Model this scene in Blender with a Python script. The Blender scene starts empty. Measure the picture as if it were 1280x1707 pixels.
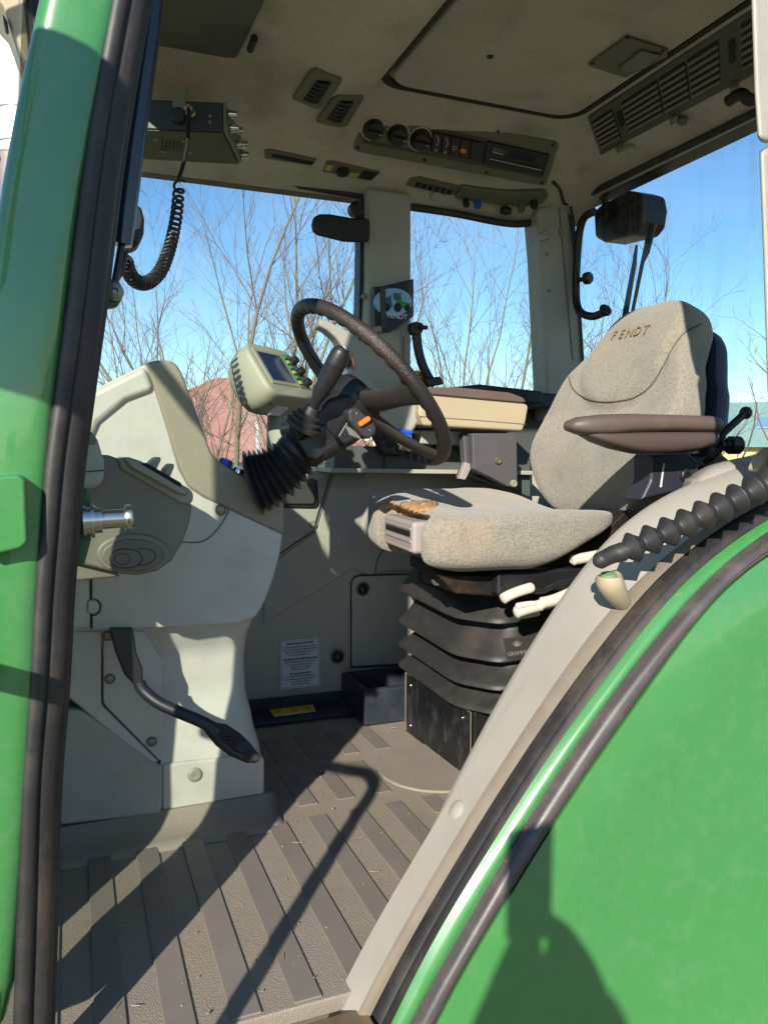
import bpy, bmesh, math, random
from mathutils import Vector, Matrix, noise
from mathutils.bvhtree import BVHTree
random.seed(7)
V = Vector
R = math.radians
scn = bpy.context.scene

# ------------------------------------------------------------------ camera
# world: X towards the tractor's rear, Y across the cab away from the camera, Z up, cab floor = 0
F_PX, CU, CV = 1300.0, 640.0, 853.5
PITCH = math.atan((853.5 - 756) / F_PX)
YAW = math.atan((640 - 118) / (F_PX / math.cos(PITCH)))
CAM = V((0, 0, 0.76))
FW = V((math.sin(YAW)*math.cos(PITCH), math.cos(YAW)*math.cos(PITCH), -math.sin(PITCH)))
RT = V((math.cos(YAW), -math.sin(YAW), 0))
UP = RT.cross(FW)
cd = bpy.data.cameras.new('camera'); cam = bpy.data.objects.new('camera', cd)
scn.collection.objects.link(cam); scn.camera = cam
cd.sensor_fit = 'HORIZONTAL'; cd.sensor_width = 36; cd.lens = 36*F_PX/1280
cd.clip_start = .02; cd.clip_end = 2000
m = Matrix((RT, UP, -FW)).transposed().to_4x4(); m.translation = CAM
cam.matrix_world = m

# ------------------------------------------------------------------ sky, sun, exposure
SUN_EL, SUN_AZ = R(26), R(36)          # the light travels towards +Y turned SUN_AZ towards +X
SD = V((math.sin(SUN_AZ)*math.cos(SUN_EL), math.cos(SUN_AZ)*math.cos(SUN_EL), -math.sin(SUN_EL)))
w = bpy.data.worlds.new('World'); scn.world = w; w.use_nodes = True
nt = w.node_tree; nt.nodes.clear()
sky = nt.nodes.new('ShaderNodeTexSky'); sky.sky_type = 'NISHITA'; sky.sun_disc = False
sky.sun_elevation = SUN_EL; sky.sun_rotation = math.atan2(-SD.x, -SD.y)
sky.altitude = 50; sky.air_density = 1.0; sky.dust_density = 0.1; sky.ozone_density = 3.0
bg = nt.nodes.new('ShaderNodeBackground'); bg.inputs[1].default_value = 0.115
wo = nt.nodes.new('ShaderNodeOutputWorld')
hs = nt.nodes.new('ShaderNodeHueSaturation'); hs.inputs['Saturation'].default_value = 1.16
nt.links.new(sky.outputs[0], hs.inputs['Color'])
tcw = nt.nodes.new('ShaderNodeTexCoord'); mpw = nt.nodes.new('ShaderNodeMapping'); mpw.inputs['Scale'].default_value = (1.3, 1.3, 5.0)   # thin high haze
now = nt.nodes.new('ShaderNodeTexNoise'); now.inputs['Scale'].default_value = 2.0; now.inputs['Detail'].default_value = 6; now.inputs['Roughness'].default_value = .55
rpw = nt.nodes.new('ShaderNodeMapRange'); rpw.inputs[1].default_value = .42; rpw.inputs[2].default_value = .78; rpw.inputs[4].default_value = .30
mxw = nt.nodes.new('ShaderNodeMix'); mxw.data_type = 'RGBA'; mxw.inputs[7].default_value = (4.6, 5.2, 5.8, 1)
nt.links.new(tcw.outputs['Generated'], mpw.inputs[0]); nt.links.new(mpw.outputs[0], now.inputs['Vector']); nt.links.new(now.outputs[0], rpw.inputs[0])
nt.links.new(rpw.outputs[0], mxw.inputs[0]); nt.links.new(hs.outputs[0], mxw.inputs[6]); nt.links.new(mxw.outputs[2], bg.inputs[0]); nt.links.new(bg.outputs[0], wo.inputs[0])
sl = bpy.data.lights.new('sun', 'SUN'); sl.energy = 5.0; sl.angle = R(.6); sl.color = (1, .93, .82)
so = bpy.data.objects.new('sun', sl); scn.collection.objects.link(so)
so.rotation_euler = SD.to_track_quat('-Z', 'Y').to_euler(); so.location = (-4, -5, 6)
vs = scn.view_settings
vs.view_transform = 'Standard'; vs.look = 'None'; vs.gamma = 1; vs.exposure = 0.65
try: vs.use_curve_mapping = False
except Exception: pass
scn.render.engine = 'CYCLES'
scn.cycles.max_bounces = 10; scn.cycles.transparent_max_bounces = 16; scn.cycles.diffuse_bounces = 5

# ------------------------------------------------------------------ pixel to place (a pixel gives a direction; the surface gives the distance)
def ray(u, v): return FW + RT*((u-CU)/F_PX) - UP*((v-CV)/F_PX)
def PY(u, v, y): d = ray(u, v); return CAM + d*((y-CAM.y)/d.y)
def PX(u, v, x): d = ray(u, v); return CAM + d*((x-CAM.x)/d.x)
def PZ(u, v, z): d = ray(u, v); return CAM + d*((z-CAM.z)/d.z)
def PP(u, v, p0, n): d = ray(u, v); return CAM + d*((p0-CAM).dot(n)/d.dot(n))
def polyY(l, y): return [PY(a, b, y) for a, b in l]

# ------------------------------------------------------------------ materials
MATS = {}
def lin(c): return tuple(((x/255)/12.92 if x/255 <= .04045 else ((x/255+.055)/1.055)**2.4) for x in c)
def M(name, rgb, rough=.5, metal=0, var=.06, vs_=6, bump=0, bs=300, coat=0, spec=.5, dirt=None, dirtamt=.4, dirts=9, kind='noise', bd=.002, stretch=None):
    """procedural material: rgb is the sRGB albedo, var a slow tonal variation, bump a fine relief, dirt an uneven dusting"""
    if name in MATS: return MATS[name]
    mt = bpy.data.materials.new(name); mt.use_nodes = True; MATS[name] = mt
    n = mt.node_tree; N = n.nodes; L = n.links; b = N['Principled BSDF']
    b.inputs['Roughness'].default_value = rough; b.inputs['Metallic'].default_value = metal
    b.inputs['Specular IOR Level'].default_value = spec
    b.inputs['Coat Weight'].default_value = coat; b.inputs['Coat Roughness'].default_value = .06
    tc = N.new('ShaderNodeTexCoord'); src = tc.outputs['Object']
    if stretch:
        mp = N.new('ShaderNodeMapping'); mp.inputs['Scale'].default_value = stretch
        L.new(src, mp.inputs[0]); src = mp.outputs[0]
    t1 = N.new('ShaderNodeTexNoise'); t1.inputs['Scale'].default_value = vs_; t1.inputs['Detail'].default_value = 7; t1.inputs['Roughness'].default_value = .65
    L.new(src, t1.inputs['Vector'])
    rp = N.new('ShaderNodeValToRGB'); c = lin(rgb)
    rp.color_ramp.elements[0].position = .25; rp.color_ramp.elements[1].position = .75
    rp.color_ramp.elements[0].color = tuple(x*(1-var) for x in c)+(1,); rp.color_ramp.elements[1].color = tuple(min(1, x*(1+var)) for x in c)+(1,)
    L.new(t1.outputs[0], rp.inputs[0]); col = rp.outputs[0]
    if dirt:
        t2 = N.new('ShaderNodeTexNoise'); t2.inputs['Scale'].default_value = dirts; t2.inputs['Detail'].default_value = 9; t2.inputs['Roughness'].default_value = .72
        L.new(src, t2.inputs['Vector'])
        r2 = N.new('ShaderNodeValToRGB'); r2.color_ramp.elements[0].position = .48; r2.color_ramp.elements[1].position = .72
        r2.color_ramp.elements[0].color = (0, 0, 0, 1); r2.color_ramp.elements[1].color = (dirtamt,)*3+(1,)
        L.new(t2.outputs[0], r2.inputs[0])
        mx = N.new('ShaderNodeMix'); mx.data_type = 'RGBA'
        L.new(r2.outputs[0], mx.inputs[0]); L.new(col, mx.inputs[6]); mx.inputs[7].default_value = lin(dirt)+(1,)
        col = mx.outputs[2]
    L.new(col, b.inputs['Base Color'])
    mr = N.new('ShaderNodeMapRange'); mr.inputs[3].default_value = max(0, rough-.07); mr.inputs[4].default_value = min(1, rough+.1)
    t3 = N.new('ShaderNodeTexNoise'); t3.inputs['Scale'].default_value = 22; t3.inputs['Detail'].default_value = 5
    L.new(src, t3.inputs['Vector']); L.new(t3.outputs[0], mr.inputs[0]); L.new(mr.outputs[0], b.inputs['Roughness'])
    if bump:
        if kind == 'voronoi':
            tb = N.new('ShaderNodeTexVoronoi'); tb.feature = 'DISTANCE_TO_EDGE'; tb.inputs['Scale'].default_value = bs; h = tb.outputs['Distance']
            L.new(src, tb.inputs['Vector'])
            r3 = N.new('ShaderNodeMapRange'); r3.inputs[2].default_value = .25; L.new(h, r3.inputs[0]); h = r3.outputs[0]
        else:
            tb = N.new('ShaderNodeTexNoise'); tb.inputs['Scale'].default_value = bs; tb.inputs['Detail'].default_value = 3; h = tb.outputs[0]
            L.new(src, tb.inputs['Vector'])
        bm = N.new('ShaderNodeBump'); bm.inputs['Strength'].default_value = bump; bm.inputs['Distance'].default_value = bd
        L.new(h, bm.inputs['Height']); L.new(bm.outputs[0], b.inputs['Normal'])
    return mt

def fabric(name, rgb, rgb2, scale=150, bump=.9, stain=None, bd=.003):
    """looped upholstery: small cells in two tones with relief, faded patches"""
    mt = bpy.data.materials.new(name); mt.use_nodes = True; MATS[name] = mt
    n = mt.node_tree; N = n.nodes; L = n.links; b = N['Principled BSDF']
    b.inputs['Roughness'].default_value = .95; b.inputs['Specular IOR Level'].default_value = .15
    b.inputs['Sheen Weight'].default_value = .25; b.inputs['Sheen Roughness'].default_value = .6
    tc = N.new('ShaderNodeTexCoord')
    mp = N.new('ShaderNodeMapping'); mp.inputs['Scale'].default_value = (1, 1, 1.5); L.new(tc.outputs['Object'], mp.inputs[0])
    vo = N.new('ShaderNodeTexVoronoi'); vo.inputs['Scale'].default_value = scale; L.new(mp.outputs[0], vo.inputs['Vector'])
    no = N.new('ShaderNodeTexNoise'); no.inputs['Scale'].default_value = scale*.45; no.inputs['Detail'].default_value = 5; L.new(mp.outputs[0], no.inputs['Vector'])
    ad = N.new('ShaderNodeMath'); ad.operation = 'MULTIPLY_ADD'; ad.inputs[1].default_value = .7
    L.new(vo.outputs['Distance'], ad.inputs[0]); L.new(no.outputs[0], ad.inputs[2])
    rp = N.new('ShaderNodeValToRGB'); rp.color_ramp.elements[0].position = .45; rp.color_ramp.elements[1].position = 1.05
    rp.color_ramp.elements[0].color = lin(rgb)+(1,); rp.color_ramp.elements[1].color = lin(rgb2)+(1,)
    L.new(ad.outputs[0], rp.inputs[0]); col = rp.outputs[0]
    for k, (sc, tint, amt, lo) in enumerate(stain or []):
        t2 = N.new('ShaderNodeTexNoise'); t2.inputs['Scale'].default_value = sc; t2.inputs['Detail'].default_value = 6
        of = N.new('ShaderNodeVectorMath'); of.inputs[1].default_value = (3.1*k, 1.7*k, .4); L.new(tc.outputs['Object'], of.inputs[0]); L.new(of.outputs[0], t2.inputs['Vector'])
        r2 = N.new('ShaderNodeValToRGB'); r2.color_ramp.elements[0].position = lo; r2.color_ramp.elements[1].position = lo+.22
        r2.color_ramp.elements[0].color = (0, 0, 0, 1); r2.color_ramp.elements[1].color = (amt,)*3+(1,)
        L.new(t2.outputs[0], r2.inputs[0])
        mx = N.new('ShaderNodeMix'); mx.data_type = 'RGBA'; L.new(r2.outputs[0], mx.inputs[0]); L.new(col, mx.inputs[6]); mx.inputs[7].default_value = lin(tint)+(1,)
        col = mx.outputs[2]
    L.new(col, b.inputs['Base Color'])
    bm = N.new('ShaderNodeBump'); bm.inputs['Strength'].default_value = bump; bm.inputs['Distance'].default_value = bd; bm.invert = True
    L.new(ad.outputs[0], bm.inputs['Height']); L.new(bm.outputs[0], b.inputs['Normal'])
    return mt

def glass_mat(key='glass', tint=(.93, .97, .97)):
    mt = bpy.data.materials.new('window_'+key); mt.use_nodes = True; n = mt.node_tree; N = n.nodes; L = n.links; N.clear()
    tr = N.new('ShaderNodeBsdfTransparent'); tr.inputs[0].default_value = tint+(1,)
    gl = N.new('ShaderNodeBsdfGlossy'); gl.inputs['Roughness'].default_value = .02
    df = N.new('ShaderNodeBsdfDiffuse'); df.inputs[0].default_value = (.6, .6, .58, 1)
    fr = N.new('ShaderNodeFresnel'); fr.inputs[0].default_value = 1.45
    tc = N.new('ShaderNodeTexCoord'); mp = N.new('ShaderNodeMapping'); mp.inputs['Scale'].default_value = (14, 14, 1.2); L.new(tc.outputs['Object'], mp.inputs[0])
    no = N.new('ShaderNodeTexNoise'); no.inputs['Scale'].default_value = 2.2; no.inputs['Detail'].default_value = 6; L.new(mp.outputs[0], no.inputs['Vector'])
    rm = N.new('ShaderNodeMapRange'); rm.inputs[1].default_value = .52; rm.inputs[2].default_value = .8; rm.inputs[4].default_value = .10; L.new(no.outputs[0], rm.inputs[0])
    ge = N.new('ShaderNodeNewGeometry'); iv = N.new('ShaderNodeMath'); iv.operation = 'SUBTRACT'; iv.inputs[0].default_value = 1; L.new(ge.outputs['Backfacing'], iv.inputs[1])
    mu = N.new('ShaderNodeMath'); mu.operation = 'MULTIPLY'; L.new(fr.outputs[0], mu.inputs[0]); L.new(iv.outputs[0], mu.inputs[1])
    m1 = N.new('ShaderNodeMixShader'); L.new(mu.outputs[0], m1.inputs[0]); L.new(tr.outputs[0], m1.inputs[1]); L.new(gl.outputs[0], m1.inputs[2])
    m2 = N.new('ShaderNodeMixShader'); L.new(rm.outputs[0], m2.inputs[0]); L.new(m1.outputs[0], m2.inputs[1]); L.new(df.outputs[0], m2.inputs[2])
    o = N.new('ShaderNodeOutputMaterial'); L.new(m2.outputs[0], o.inputs[0]); MATS[key] = mt
    return mt

# painted plastic, cloth, rubber, metal (sRGB albedos)
GREY = M('pale_grey_green_plastic', (186, 183, 174), .46, var=.05, bump=.22, bs=650, bd=.0009, dirt=(124, 115, 94), dirtamt=.3, dirts=7)
GREY2 = M('grey_green_plastic', (158, 157, 147), .5, var=.04, bump=.15, bs=600, bd=.0006, dirt=(110, 104, 88), dirtamt=.25)
WALLP = M('wall_plastic', (166, 164, 154), .5, var=.05, bump=.14, bs=600, bd=.0006, dirt=(116, 108, 92), dirtamt=.3, dirts=6)
TAN = M('grained_tan_plastic', (142, 135, 116), .5, var=.05, bump=.35, bs=420, bd=.0012, kind='voronoi')
TAUPE = M('taupe_plastic', (110, 107, 96), .47, var=.04, bump=.15, bs=600, bd=.0006, dirt=(140, 132, 112), dirtamt=.2)
CREAM = M('cream_trim_plastic', (158, 153, 143), .5, var=.04, bump=.15, bs=500, bd=.0006, dirt=(126, 117, 100), dirtamt=.3, dirts=5)
BEIGE = M('beige_plastic', (168, 155, 128), .5, var=.05, bump=.12, bs=500, bd=.0006)
BROWN = M('brown_armrest_vinyl', (92, 78, 72), .5, var=.08, bump=.2, bs=420, bd=.001, dirt=(125, 112, 100), dirtamt=.25)
OLIVE = M('olive_plastic', (98, 98, 78), .5, var=.05, bump=.12, bs=500, bd=.0006)
BLACK = M('black_plastic', (27, 27, 29), .42, var=.12, bump=.15, bs=500, bd=.0006, dirt=(90, 84, 74), dirtamt=.12)
NAVY = M('blue_black_plastic', (32, 40, 52), .5, var=.1, bump=.2, bs=350, bd=.0008, dirt=(92, 90, 84), dirtamt=.3)
RUBBER = M('black_rubber', (40, 39, 40), .5, var=.1, dirt=(98, 90, 78), dirtamt=.3, dirts=14, bump=.1, bs=250, bd=.0008)
BELLOW = M('bellows_rubber', (42, 40, 40), .5, var=.12, dirt=(98, 90, 80), dirtamt=.28, dirts=8, bump=.2, bs=300, bd=.001)
SEALM = M('weather_seal', (36, 34, 35), .5, var=.15, dirt=(104, 92, 80), dirtamt=.4, dirts=10, bump=.15, bs=200, bd=.001, stretch=(1, 1, .35))
DUSTSEAL = M('dusty_seal', (112, 102, 88), .7, var=.15, dirt=(72, 66, 58), dirtamt=.5, dirts=16, bump=.25, bs=160, bd=.0015, stretch=(1, 1, .35))
LEATHER = M('wheel_leather', (44, 37, 36), .42, var=.14, bump=.45, bs=260, bd=.0012, kind='voronoi', dirt=(96, 80, 70), dirtamt=.3)
GREEN = M('green_paint', (60, 124, 66), .3, var=.06, vs_=2.5, coat=1.0, dirt=(112, 140, 104), dirtamt=.22, dirts=34, bump=.05, bs=5, bd=.03)
GREEND = M('green_bracket_paint', (40, 92, 62), .45, var=.1, dirt=(90, 100, 80), dirtamt=.3)
STEEL = M('bright_steel', (190, 188, 182), .22, 1, var=.08)
CHROME = M('chrome', (225, 224, 222), .12, 1, var=.04)
SCREWM = M('screw_metal', (140, 136, 122), .4, .8, var=.1)
PLUG = M('plastic_plug', (134, 134, 118), .5)
SCUFF = M('scuffed_black_steel', (26, 26, 28), .38, .2, var=.15, dirt=(120, 120, 128), dirtamt=.3, dirts=26, stretch=(1, 1, .55), bump=.12, bs=90)
WHITEP = M('off_white_plastic', (205, 196, 178), .5, var=.05, dirt=(130, 112, 92), dirtamt=.3, dirts=18)
LILAC = M('pinkish_grey_plastic', (150, 140, 136), .5, var=.06)
PAPER = M('sticker_paper', (204, 206, 208), .5, var=.04)
INK = M('black_ink', (18, 18, 20), .6, var=0)
INKW = M('white_ink', (205, 205, 200), .6, var=0)
YELLOW = M('yellow_label', (224, 178, 32), .5, var=.06)
ORANGE = M('orange_plastic', (224, 112, 26), .45, var=.05)
REDP = M('red_plastic', (190, 32, 32), .4, var=.05)
GRNP = M('green_plastic', (26, 140, 72), .4, var=.05)
BLUEP = M('blue_plastic', (30, 84, 180), .4, var=.05)
LIMEP = M('lime_plastic', (150, 176, 84), .5, var=.05)
SCREEN = M('dark_blue_screen', (34, 58, 92), .12, var=.1, coat=.6)
FOAM = M('torn_foam', (172, 134, 90), .95, var=.25, vs_=60, bump=.9, bs=220, bd=.004)
LENS = M('lamp_lens', (120, 108, 88), .3, var=.1)
MAT_T = M('grained_floor_rubber', (138, 129, 117), .62, var=.12, vs_=4, bump=.45, bs=290, bd=.0016, kind='voronoi', dirt=(146, 130, 106), dirtamt=.5, dirts=5)
MAT_S = M('smooth_floor_rubber', (119, 112, 105), .5, var=.12, vs_=5, dirt=(112, 102, 90), dirtamt=.4, dirts=9, bump=.12, bs=120, bd=.001)
SEATF = fabric('seat_fabric', (108, 103, 92), (142, 136, 123), 300, .7, [(7, (164, 138, 108), .6, .55), (5, (112, 116, 106), .6, .5), (16, (92, 86, 76), .4, .56)])
HEADL = fabric('headliner_fabric', (158, 150, 133), (188, 180, 162), 420, .35, [(5, (88, 80, 66), .45, .5)], bd=.0012)
HEADL2 = fabric('hatch_fabric', (150, 145, 129), (176, 170, 152), 420, .3, [(6, (104, 96, 80), .35, .5)], bd=.0012)
GLASS = glass_mat(); TINTED = glass_mat('green_tinted_glass', (.86, .90, .86))

# ------------------------------------------------------------------ mesh building
def frame(t):
    t = t.normalized(); a = V((0, 0, 1)) if abs(t.z) < .9 else V((1, 0, 0))
    n = t.cross(a).normalized(); return n, t.cross(n).normalized()
class MB:
    def __init__(s): s.v = []; s.f = []
    def add(s, vs, fs):
        o = len(s.v); s.v += [tuple(x) for x in vs]; s.f += [tuple(i+o for i in q) for q in fs]; return s
    def box(s, c, size, rot=None):
        c = V(c); h = V(size)/2; vs = []
        for x in (-1, 1):
            for y in (-1, 1):
                for z in (-1, 1):
                    p = V((x*h.x, y*h.y, z*h.z))
                    if rot is not None: p = rot @ p
                    vs.append(c+p)
        return s.add(vs, [(0, 1, 3, 2), (4, 6, 7, 5), (0, 4, 5, 1), (2, 3, 7, 6), (0, 2, 6, 4), (1, 5, 7, 3)])
    def prism(s, pts, vec):
        pts = [V(p) for p in pts]; vec = V(vec); n = len(pts)
        nrm = V((0, 0, 0))
        for i in range(n): nrm += (pts[i]-pts[0]).cross(pts[(i+1) % n]-pts[0])
        if nrm.dot(vec) > 0: pts = pts[::-1]
        return s.add(pts+[p+vec for p in pts], [tuple(range(n)), tuple(range(2*n-1, n-1, -1))] + [((i+1) % n, i, i+n, (i+1) % n+n) for i in range(n)])
    def rings(s, rings, caps=True, closed=False):
        n = len(rings[0]); vs = [p for r in rings for p in r]; fs = []; k = len(rings)
        for i in range(k if closed else k-1):
            a = i*n; b = ((i+1) % k)*n
            for j in range(n): fs.append((a+j, a+(j+1) % n, b+(j+1) % n, b+j))
        if caps and not closed: fs += [tuple(range(n-1, -1, -1)), tuple(range((k-1)*n, k*n))]
        return s.add(vs, fs)
    def tube(s, path, r, n=10, caps=True, closed=False):
        path = [V(p) for p in path]; k = len(path); rs = r if isinstance(r, (list, tuple)) else [r]*k
        rings = []; prev = None
        for i in range(k):
            if closed: t = path[(i+1) % k]-path[i-1]
            else: t = path[min(i+1, k-1)]-path[max(i-1, 0)]
            t.normalize()
            if prev is None: a, b = frame(t)
            else:
                a = prev - t*prev.dot(t); a.normalize(); b = t.cross(a)
            prev = a
            rings.append([path[i]+(a*math.cos(q*2*math.pi/n)+b*math.sin(q*2*math.pi/n))*rs[i] for q in range(n)])
        return s.rings(rings, caps, closed)
    def lathe(s, o, axis, prof, n=24):
        o = V(o); ax = V(axis).normalized(); a, b = frame(ax)
        rings = [[o+ax*d+(a*math.cos(q*2*math.pi/n)+b*math.sin(q*2*math.pi/n))*max(r, 1e-5) for q in range(n)] for d, r in prof]
        return s.rings(rings)
    def grid(s, P, closed_u=False):
        nr = len(P); nc = len(P[0]); fs = []
        for i in range(nr-1):
            for j in range(nc-1 if not closed_u else nc):
                fs.append((i*nc+j, i*nc+(j+1) % nc, (i+1)*nc+(j+1) % nc, (i+1)*nc+j))
        return s.add([p for r in P for p in r], fs)
    def obj(s, name, mat, parent=None, bevel=0, seg=2, sub=0, smooth=True, ang=38, solid=0):
        me = bpy.data.meshes.new(name); me.from_pydata(s.v, [], s.f)
        bm = bmesh.new(); bm.from_mesh(me); bmesh.ops.recalc_face_normals(bm, faces=bm.faces)
        bm.to_mesh(me); bm.free()
        me.materials.append(mat)
        if smooth:
            for p in me.polygons: p.use_smooth = True
            if not bevel and not sub: me.set_sharp_from_angle(angle=R(ang))
        o = bpy.data.objects.new(name, me); scn.collection.objects.link(o)
        if solid:
            md = o.modifiers.new('solid', 'SOLIDIFY'); md.thickness = solid; md.offset = 0
        if bevel:
            md = o.modifiers.new('bevel', 'BEVEL'); md.width = bevel; md.segments = seg; md.limit_method = 'ANGLE'; md.angle_limit = R(28); md.harden_normals = True
        if sub:
            md = o.modifiers.new('sub', 'SUBSURF'); md.levels = sub; md.render_levels = sub
        if parent: setp(o, parent)
        return o
def setp(o, parent):
    o.parent = parent; r = parent
    loc = V((0, 0, 0))
    while r: loc += V(r.location) if r.type == 'EMPTY' else V((0, 0, 0)); r = r.parent
    if parent.type == 'EMPTY': o.matrix_parent_inverse = Matrix.Translation(-loc)
def thing(name, label, cat, loc=(0, 0, 0), group=None):
    o = bpy.data.objects.new(name, None); scn.collection.objects.link(o); o.location = loc; o.empty_display_size = .1
    o['label'] = label; o['category'] = cat
    if group: o['group'] = group
    return o
def tag(o, label, cat, group=None, kind=None):
    if label: o['label'] = label
    if cat: o['category'] = cat
    if group: o['group'] = group
    if kind: o['kind'] = kind
    return o
def box(name, mat, parent, c, size, bevel=.004, rot=None, seg=2): return MB().box(c, size, rot).obj(name, mat, parent, bevel, seg)
def slab(name, mat, parent, px, y, depth, bevel=.004, seg=2): return MB().prism(polyY(px, y), (0, depth, 0)).obj(name, mat, parent, bevel, seg)
def tube(name, mat, parent, path, r, n=12, closed=False): return MB().tube(path, r, n, True, closed).obj(name, mat, parent)
def lathe(name, mat, parent, o, ax, prof, n=24, bevel=0): return MB().lathe(o, ax, prof, n).obj(name, mat, parent, ang=32)
def smoothpath(pts, n=8):
    """Catmull-Rom through the points"""
    pts = [V(p) for p in pts]; out = []
    for i in range(len(pts)-1):
        p0 = pts[max(i-1, 0)]; p1 = pts[i]; p2 = pts[i+1]; p3 = pts[min(i+2, len(pts)-1)]
        for k in range(n):
            t = k/n
            out.append(.5*((2*p1)+(p2-p0)*t+(2*p0-5*p1+4*p2-p3)*t*t+(3*p1-p0-3*p2+p3)*t**3))
    out.append(pts[-1]); return out
def lerp(a, b, t): return a+(b-a)*t
def sstep(a, b, x):
    t = min(1, max(0, (x-a)/(b-a))); return t*t*(3-2*t)
def interp(tab, x):
    if x <= tab[0][0]: return tab[0][1]
    for (a, p), (b, q) in zip(tab, tab[1:]):
        if x <= b: return lerp(p, q, sstep(a, b, x)*.5+.5*(x-a)/(b-a))
    return tab[-1][1]
def rbox(nx, ny, nz, e=5):
    """unit rounded box as a welded surface grid; returns points in [-1,1]^3 and faces"""
    idx = {}; pts = []; fs = []
    def vid(i, j, k):
        key = (i, j, k)
        if key not in idx:
            p = V((2*i/nx-1, 2*j/ny-1, 2*k/nz-1)); q = V([math.sin(x*math.pi/4)/math.sin(math.pi/4) for x in p])
            l = (abs(q.x)**e+abs(q.y)**e+abs(q.z)**e)**(1/e); idx[key] = len(pts); pts.append(q/l)
        return idx[key]
    for i in range(nx):
        for j in range(ny):
            for k in (0, nz): fs.append((vid(i, j, k), vid(i+1, j, k), vid(i+1, j+1, k), vid(i, j+1, k)))
    for i in range(nx):
        for k in range(nz):
            for j in (0, ny): fs.append((vid(i, j, k), vid(i+1, j, k), vid(i+1, j, k+1), vid(i, j, k+1)))
    for j in range(ny):
        for k in range(nz):
            for i in (0, nx): fs.append((vid(i, j, k), vid(i, j+1, k), vid(i, j+1, k+1), vid(i, j, k+1)))
    return pts, fs
def cast(o, u, v, off=0):
    """where the sight line of a pixel meets the finished surface o"""
    if 'bvh' not in cast.__dict__: cast.bvh = {}
    if o.name not in cast.bvh:
        dg = bpy.context.evaluated_depsgraph_get(); ev = o.evaluated_get(dg); me = ev.to_mesh()
        cast.bvh[o.name] = BVHTree.FromPolygons([ev.matrix_world @ q.co for q in me.vertices], [tuple(p.vertices) for p in me.polygons]); ev.to_mesh_clear()
    d = ray(u, v).normalized(); h = cast.bvh[o.name].ray_cast(CAM, d)
    if h[0] is None: return None, None
    n = h[1] if h[1].dot(d) < 0 else -h[1]
    return h[0]+n*off, n
def text(name, s, mat, parent, o, xdir, ydir, size, depth=.0004, align='CENTER', bold=0):
    cu = bpy.data.curves.new(name, 'FONT'); cu.body = s; cu.size = size; cu.align_x = align; cu.align_y = 'CENTER'; cu.extrude = depth; cu.offset = bold
    t = bpy.data.objects.new(name, cu); scn.collection.objects.link(t)
    dg = bpy.context.evaluated_depsgraph_get(); me = bpy.data.meshes.new_from_object(t.evaluated_get(dg)); bpy.data.objects.remove(t)
    x = V(xdir).normalized(); y = V(ydir); y = (y-x*y.dot(x)).normalized(); z = x.cross(y)
    mm = Matrix((x, y, z)).transposed().to_4x4(); mm.translation = V(o); me.transform(mm)
    me.materials.clear(); me.materials.append(mat)
    ob = bpy.data.objects.new(name, me); scn.collection.objects.link(ob); setp(ob, parent); return ob
def screw(name, parent, p, axis, r, mat=None):
    o = MB().lathe(p, axis, [(-.002, r), (r*.25, r), (r*.5, r*.85), (r*.55, r*.5), (r*.4, r*.35), (r*.4, 0)], 16).obj(name, mat or SCREWM, parent, ang=32)
    return o
def ring(name, mat, parent, c, axis, rad, r, n=40):
    a, b = frame(V(axis)); return tube(name, mat, parent, [V(c)+(a*math.cos(t*2*math.pi/n)+b*math.sin(t*2*math.pi/n))*rad for t in range(n)], r, 8, True)
# ================================================================== ground and far things are last; first the cab shell
DY, RY = .97, 2.2                       # door plane, inner face of the far side wall
cab = thing('tractor_cab', 'green tractor cab with its door open, glazed, seen from the doorway', 'tractor', (.7, 1.6, 0))

# ---- floor
def make_floor():
    fm = MB().box((.68, 1.615, -.012), (1.72, 1.25, .024)).obj('floor_mat', MAT_T, cab, .003)
    pitch, w_ = .0857, .041
    base = None
    def strip(x, y0, y1):
        m_ = MB().prism([(x, y0, 0), (x+w_, y0, 0), (x+w_, y1, 0), (x, y1, 0)], (0, 0, .0035))
        m_.obj('smooth_strip', MAT_S, fm, .0018, 2)
    for k in range(-1, 12): strip(.008+pitch*k, .995, 1.522)
    for k in range(5, 9): strip(.008+pitch*k, 1.575, 1.765)
    for k in range(5, 9): strip(.008+pitch*k+.012, 1.815, 1.985)
    c = V((.80, 1.655, 0)); n = 48; r = .145
    pts = [c+V((math.cos(a*2*math.pi/n)*r, math.sin(a*2*math.pi/n)*r, 0)) for a in range(n)]
    MB().prism(pts, (0, 0, .008)).obj('round_pad', MAT_T, fm, .005, 3)
    # turned-up edge of the mat against the front pedestal
    prof = [(1.49, .001), (1.53, .004), (1.56, .012), (1.578, .026), (1.588, .036), (1.61, .038), (1.61, -.01)]
    MB().grid([[V((x, y-.0*x, z)) for (y, z) in prof] for x in (-.2, -.1, 0, .1, .2, .3, .36, .385)]).obj('mat_upstand', MAT_T, fm, solid=.002)
    # embossed lettering block close to the sill
    # door sill strip
    box('sill_strip', M('worn_sill_metal', (150, 132, 104), .4, .6, var=.2, dirt=(80, 70, 58), dirtamt=.5, dirts=30), cab, (-.02, .940, -.016), (.76, .05, .022), .006)
    box('sill_beam', GREEN, cab, (-.02, .955, -.12), (.72, .04, .16), .015)
    return fm
floor_mat = make_floor()

# ---- far side wall
wall = box('side_wall', WALLP, cab, (.75, RY+.05, .34), (1.6, .1, .74), .006)
YW = RY-.004
def wallplate(name, px, mat, y=RY-.008, d=.03, bev=.004): return slab(name, mat, wall, px, y, d, bev)
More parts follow.
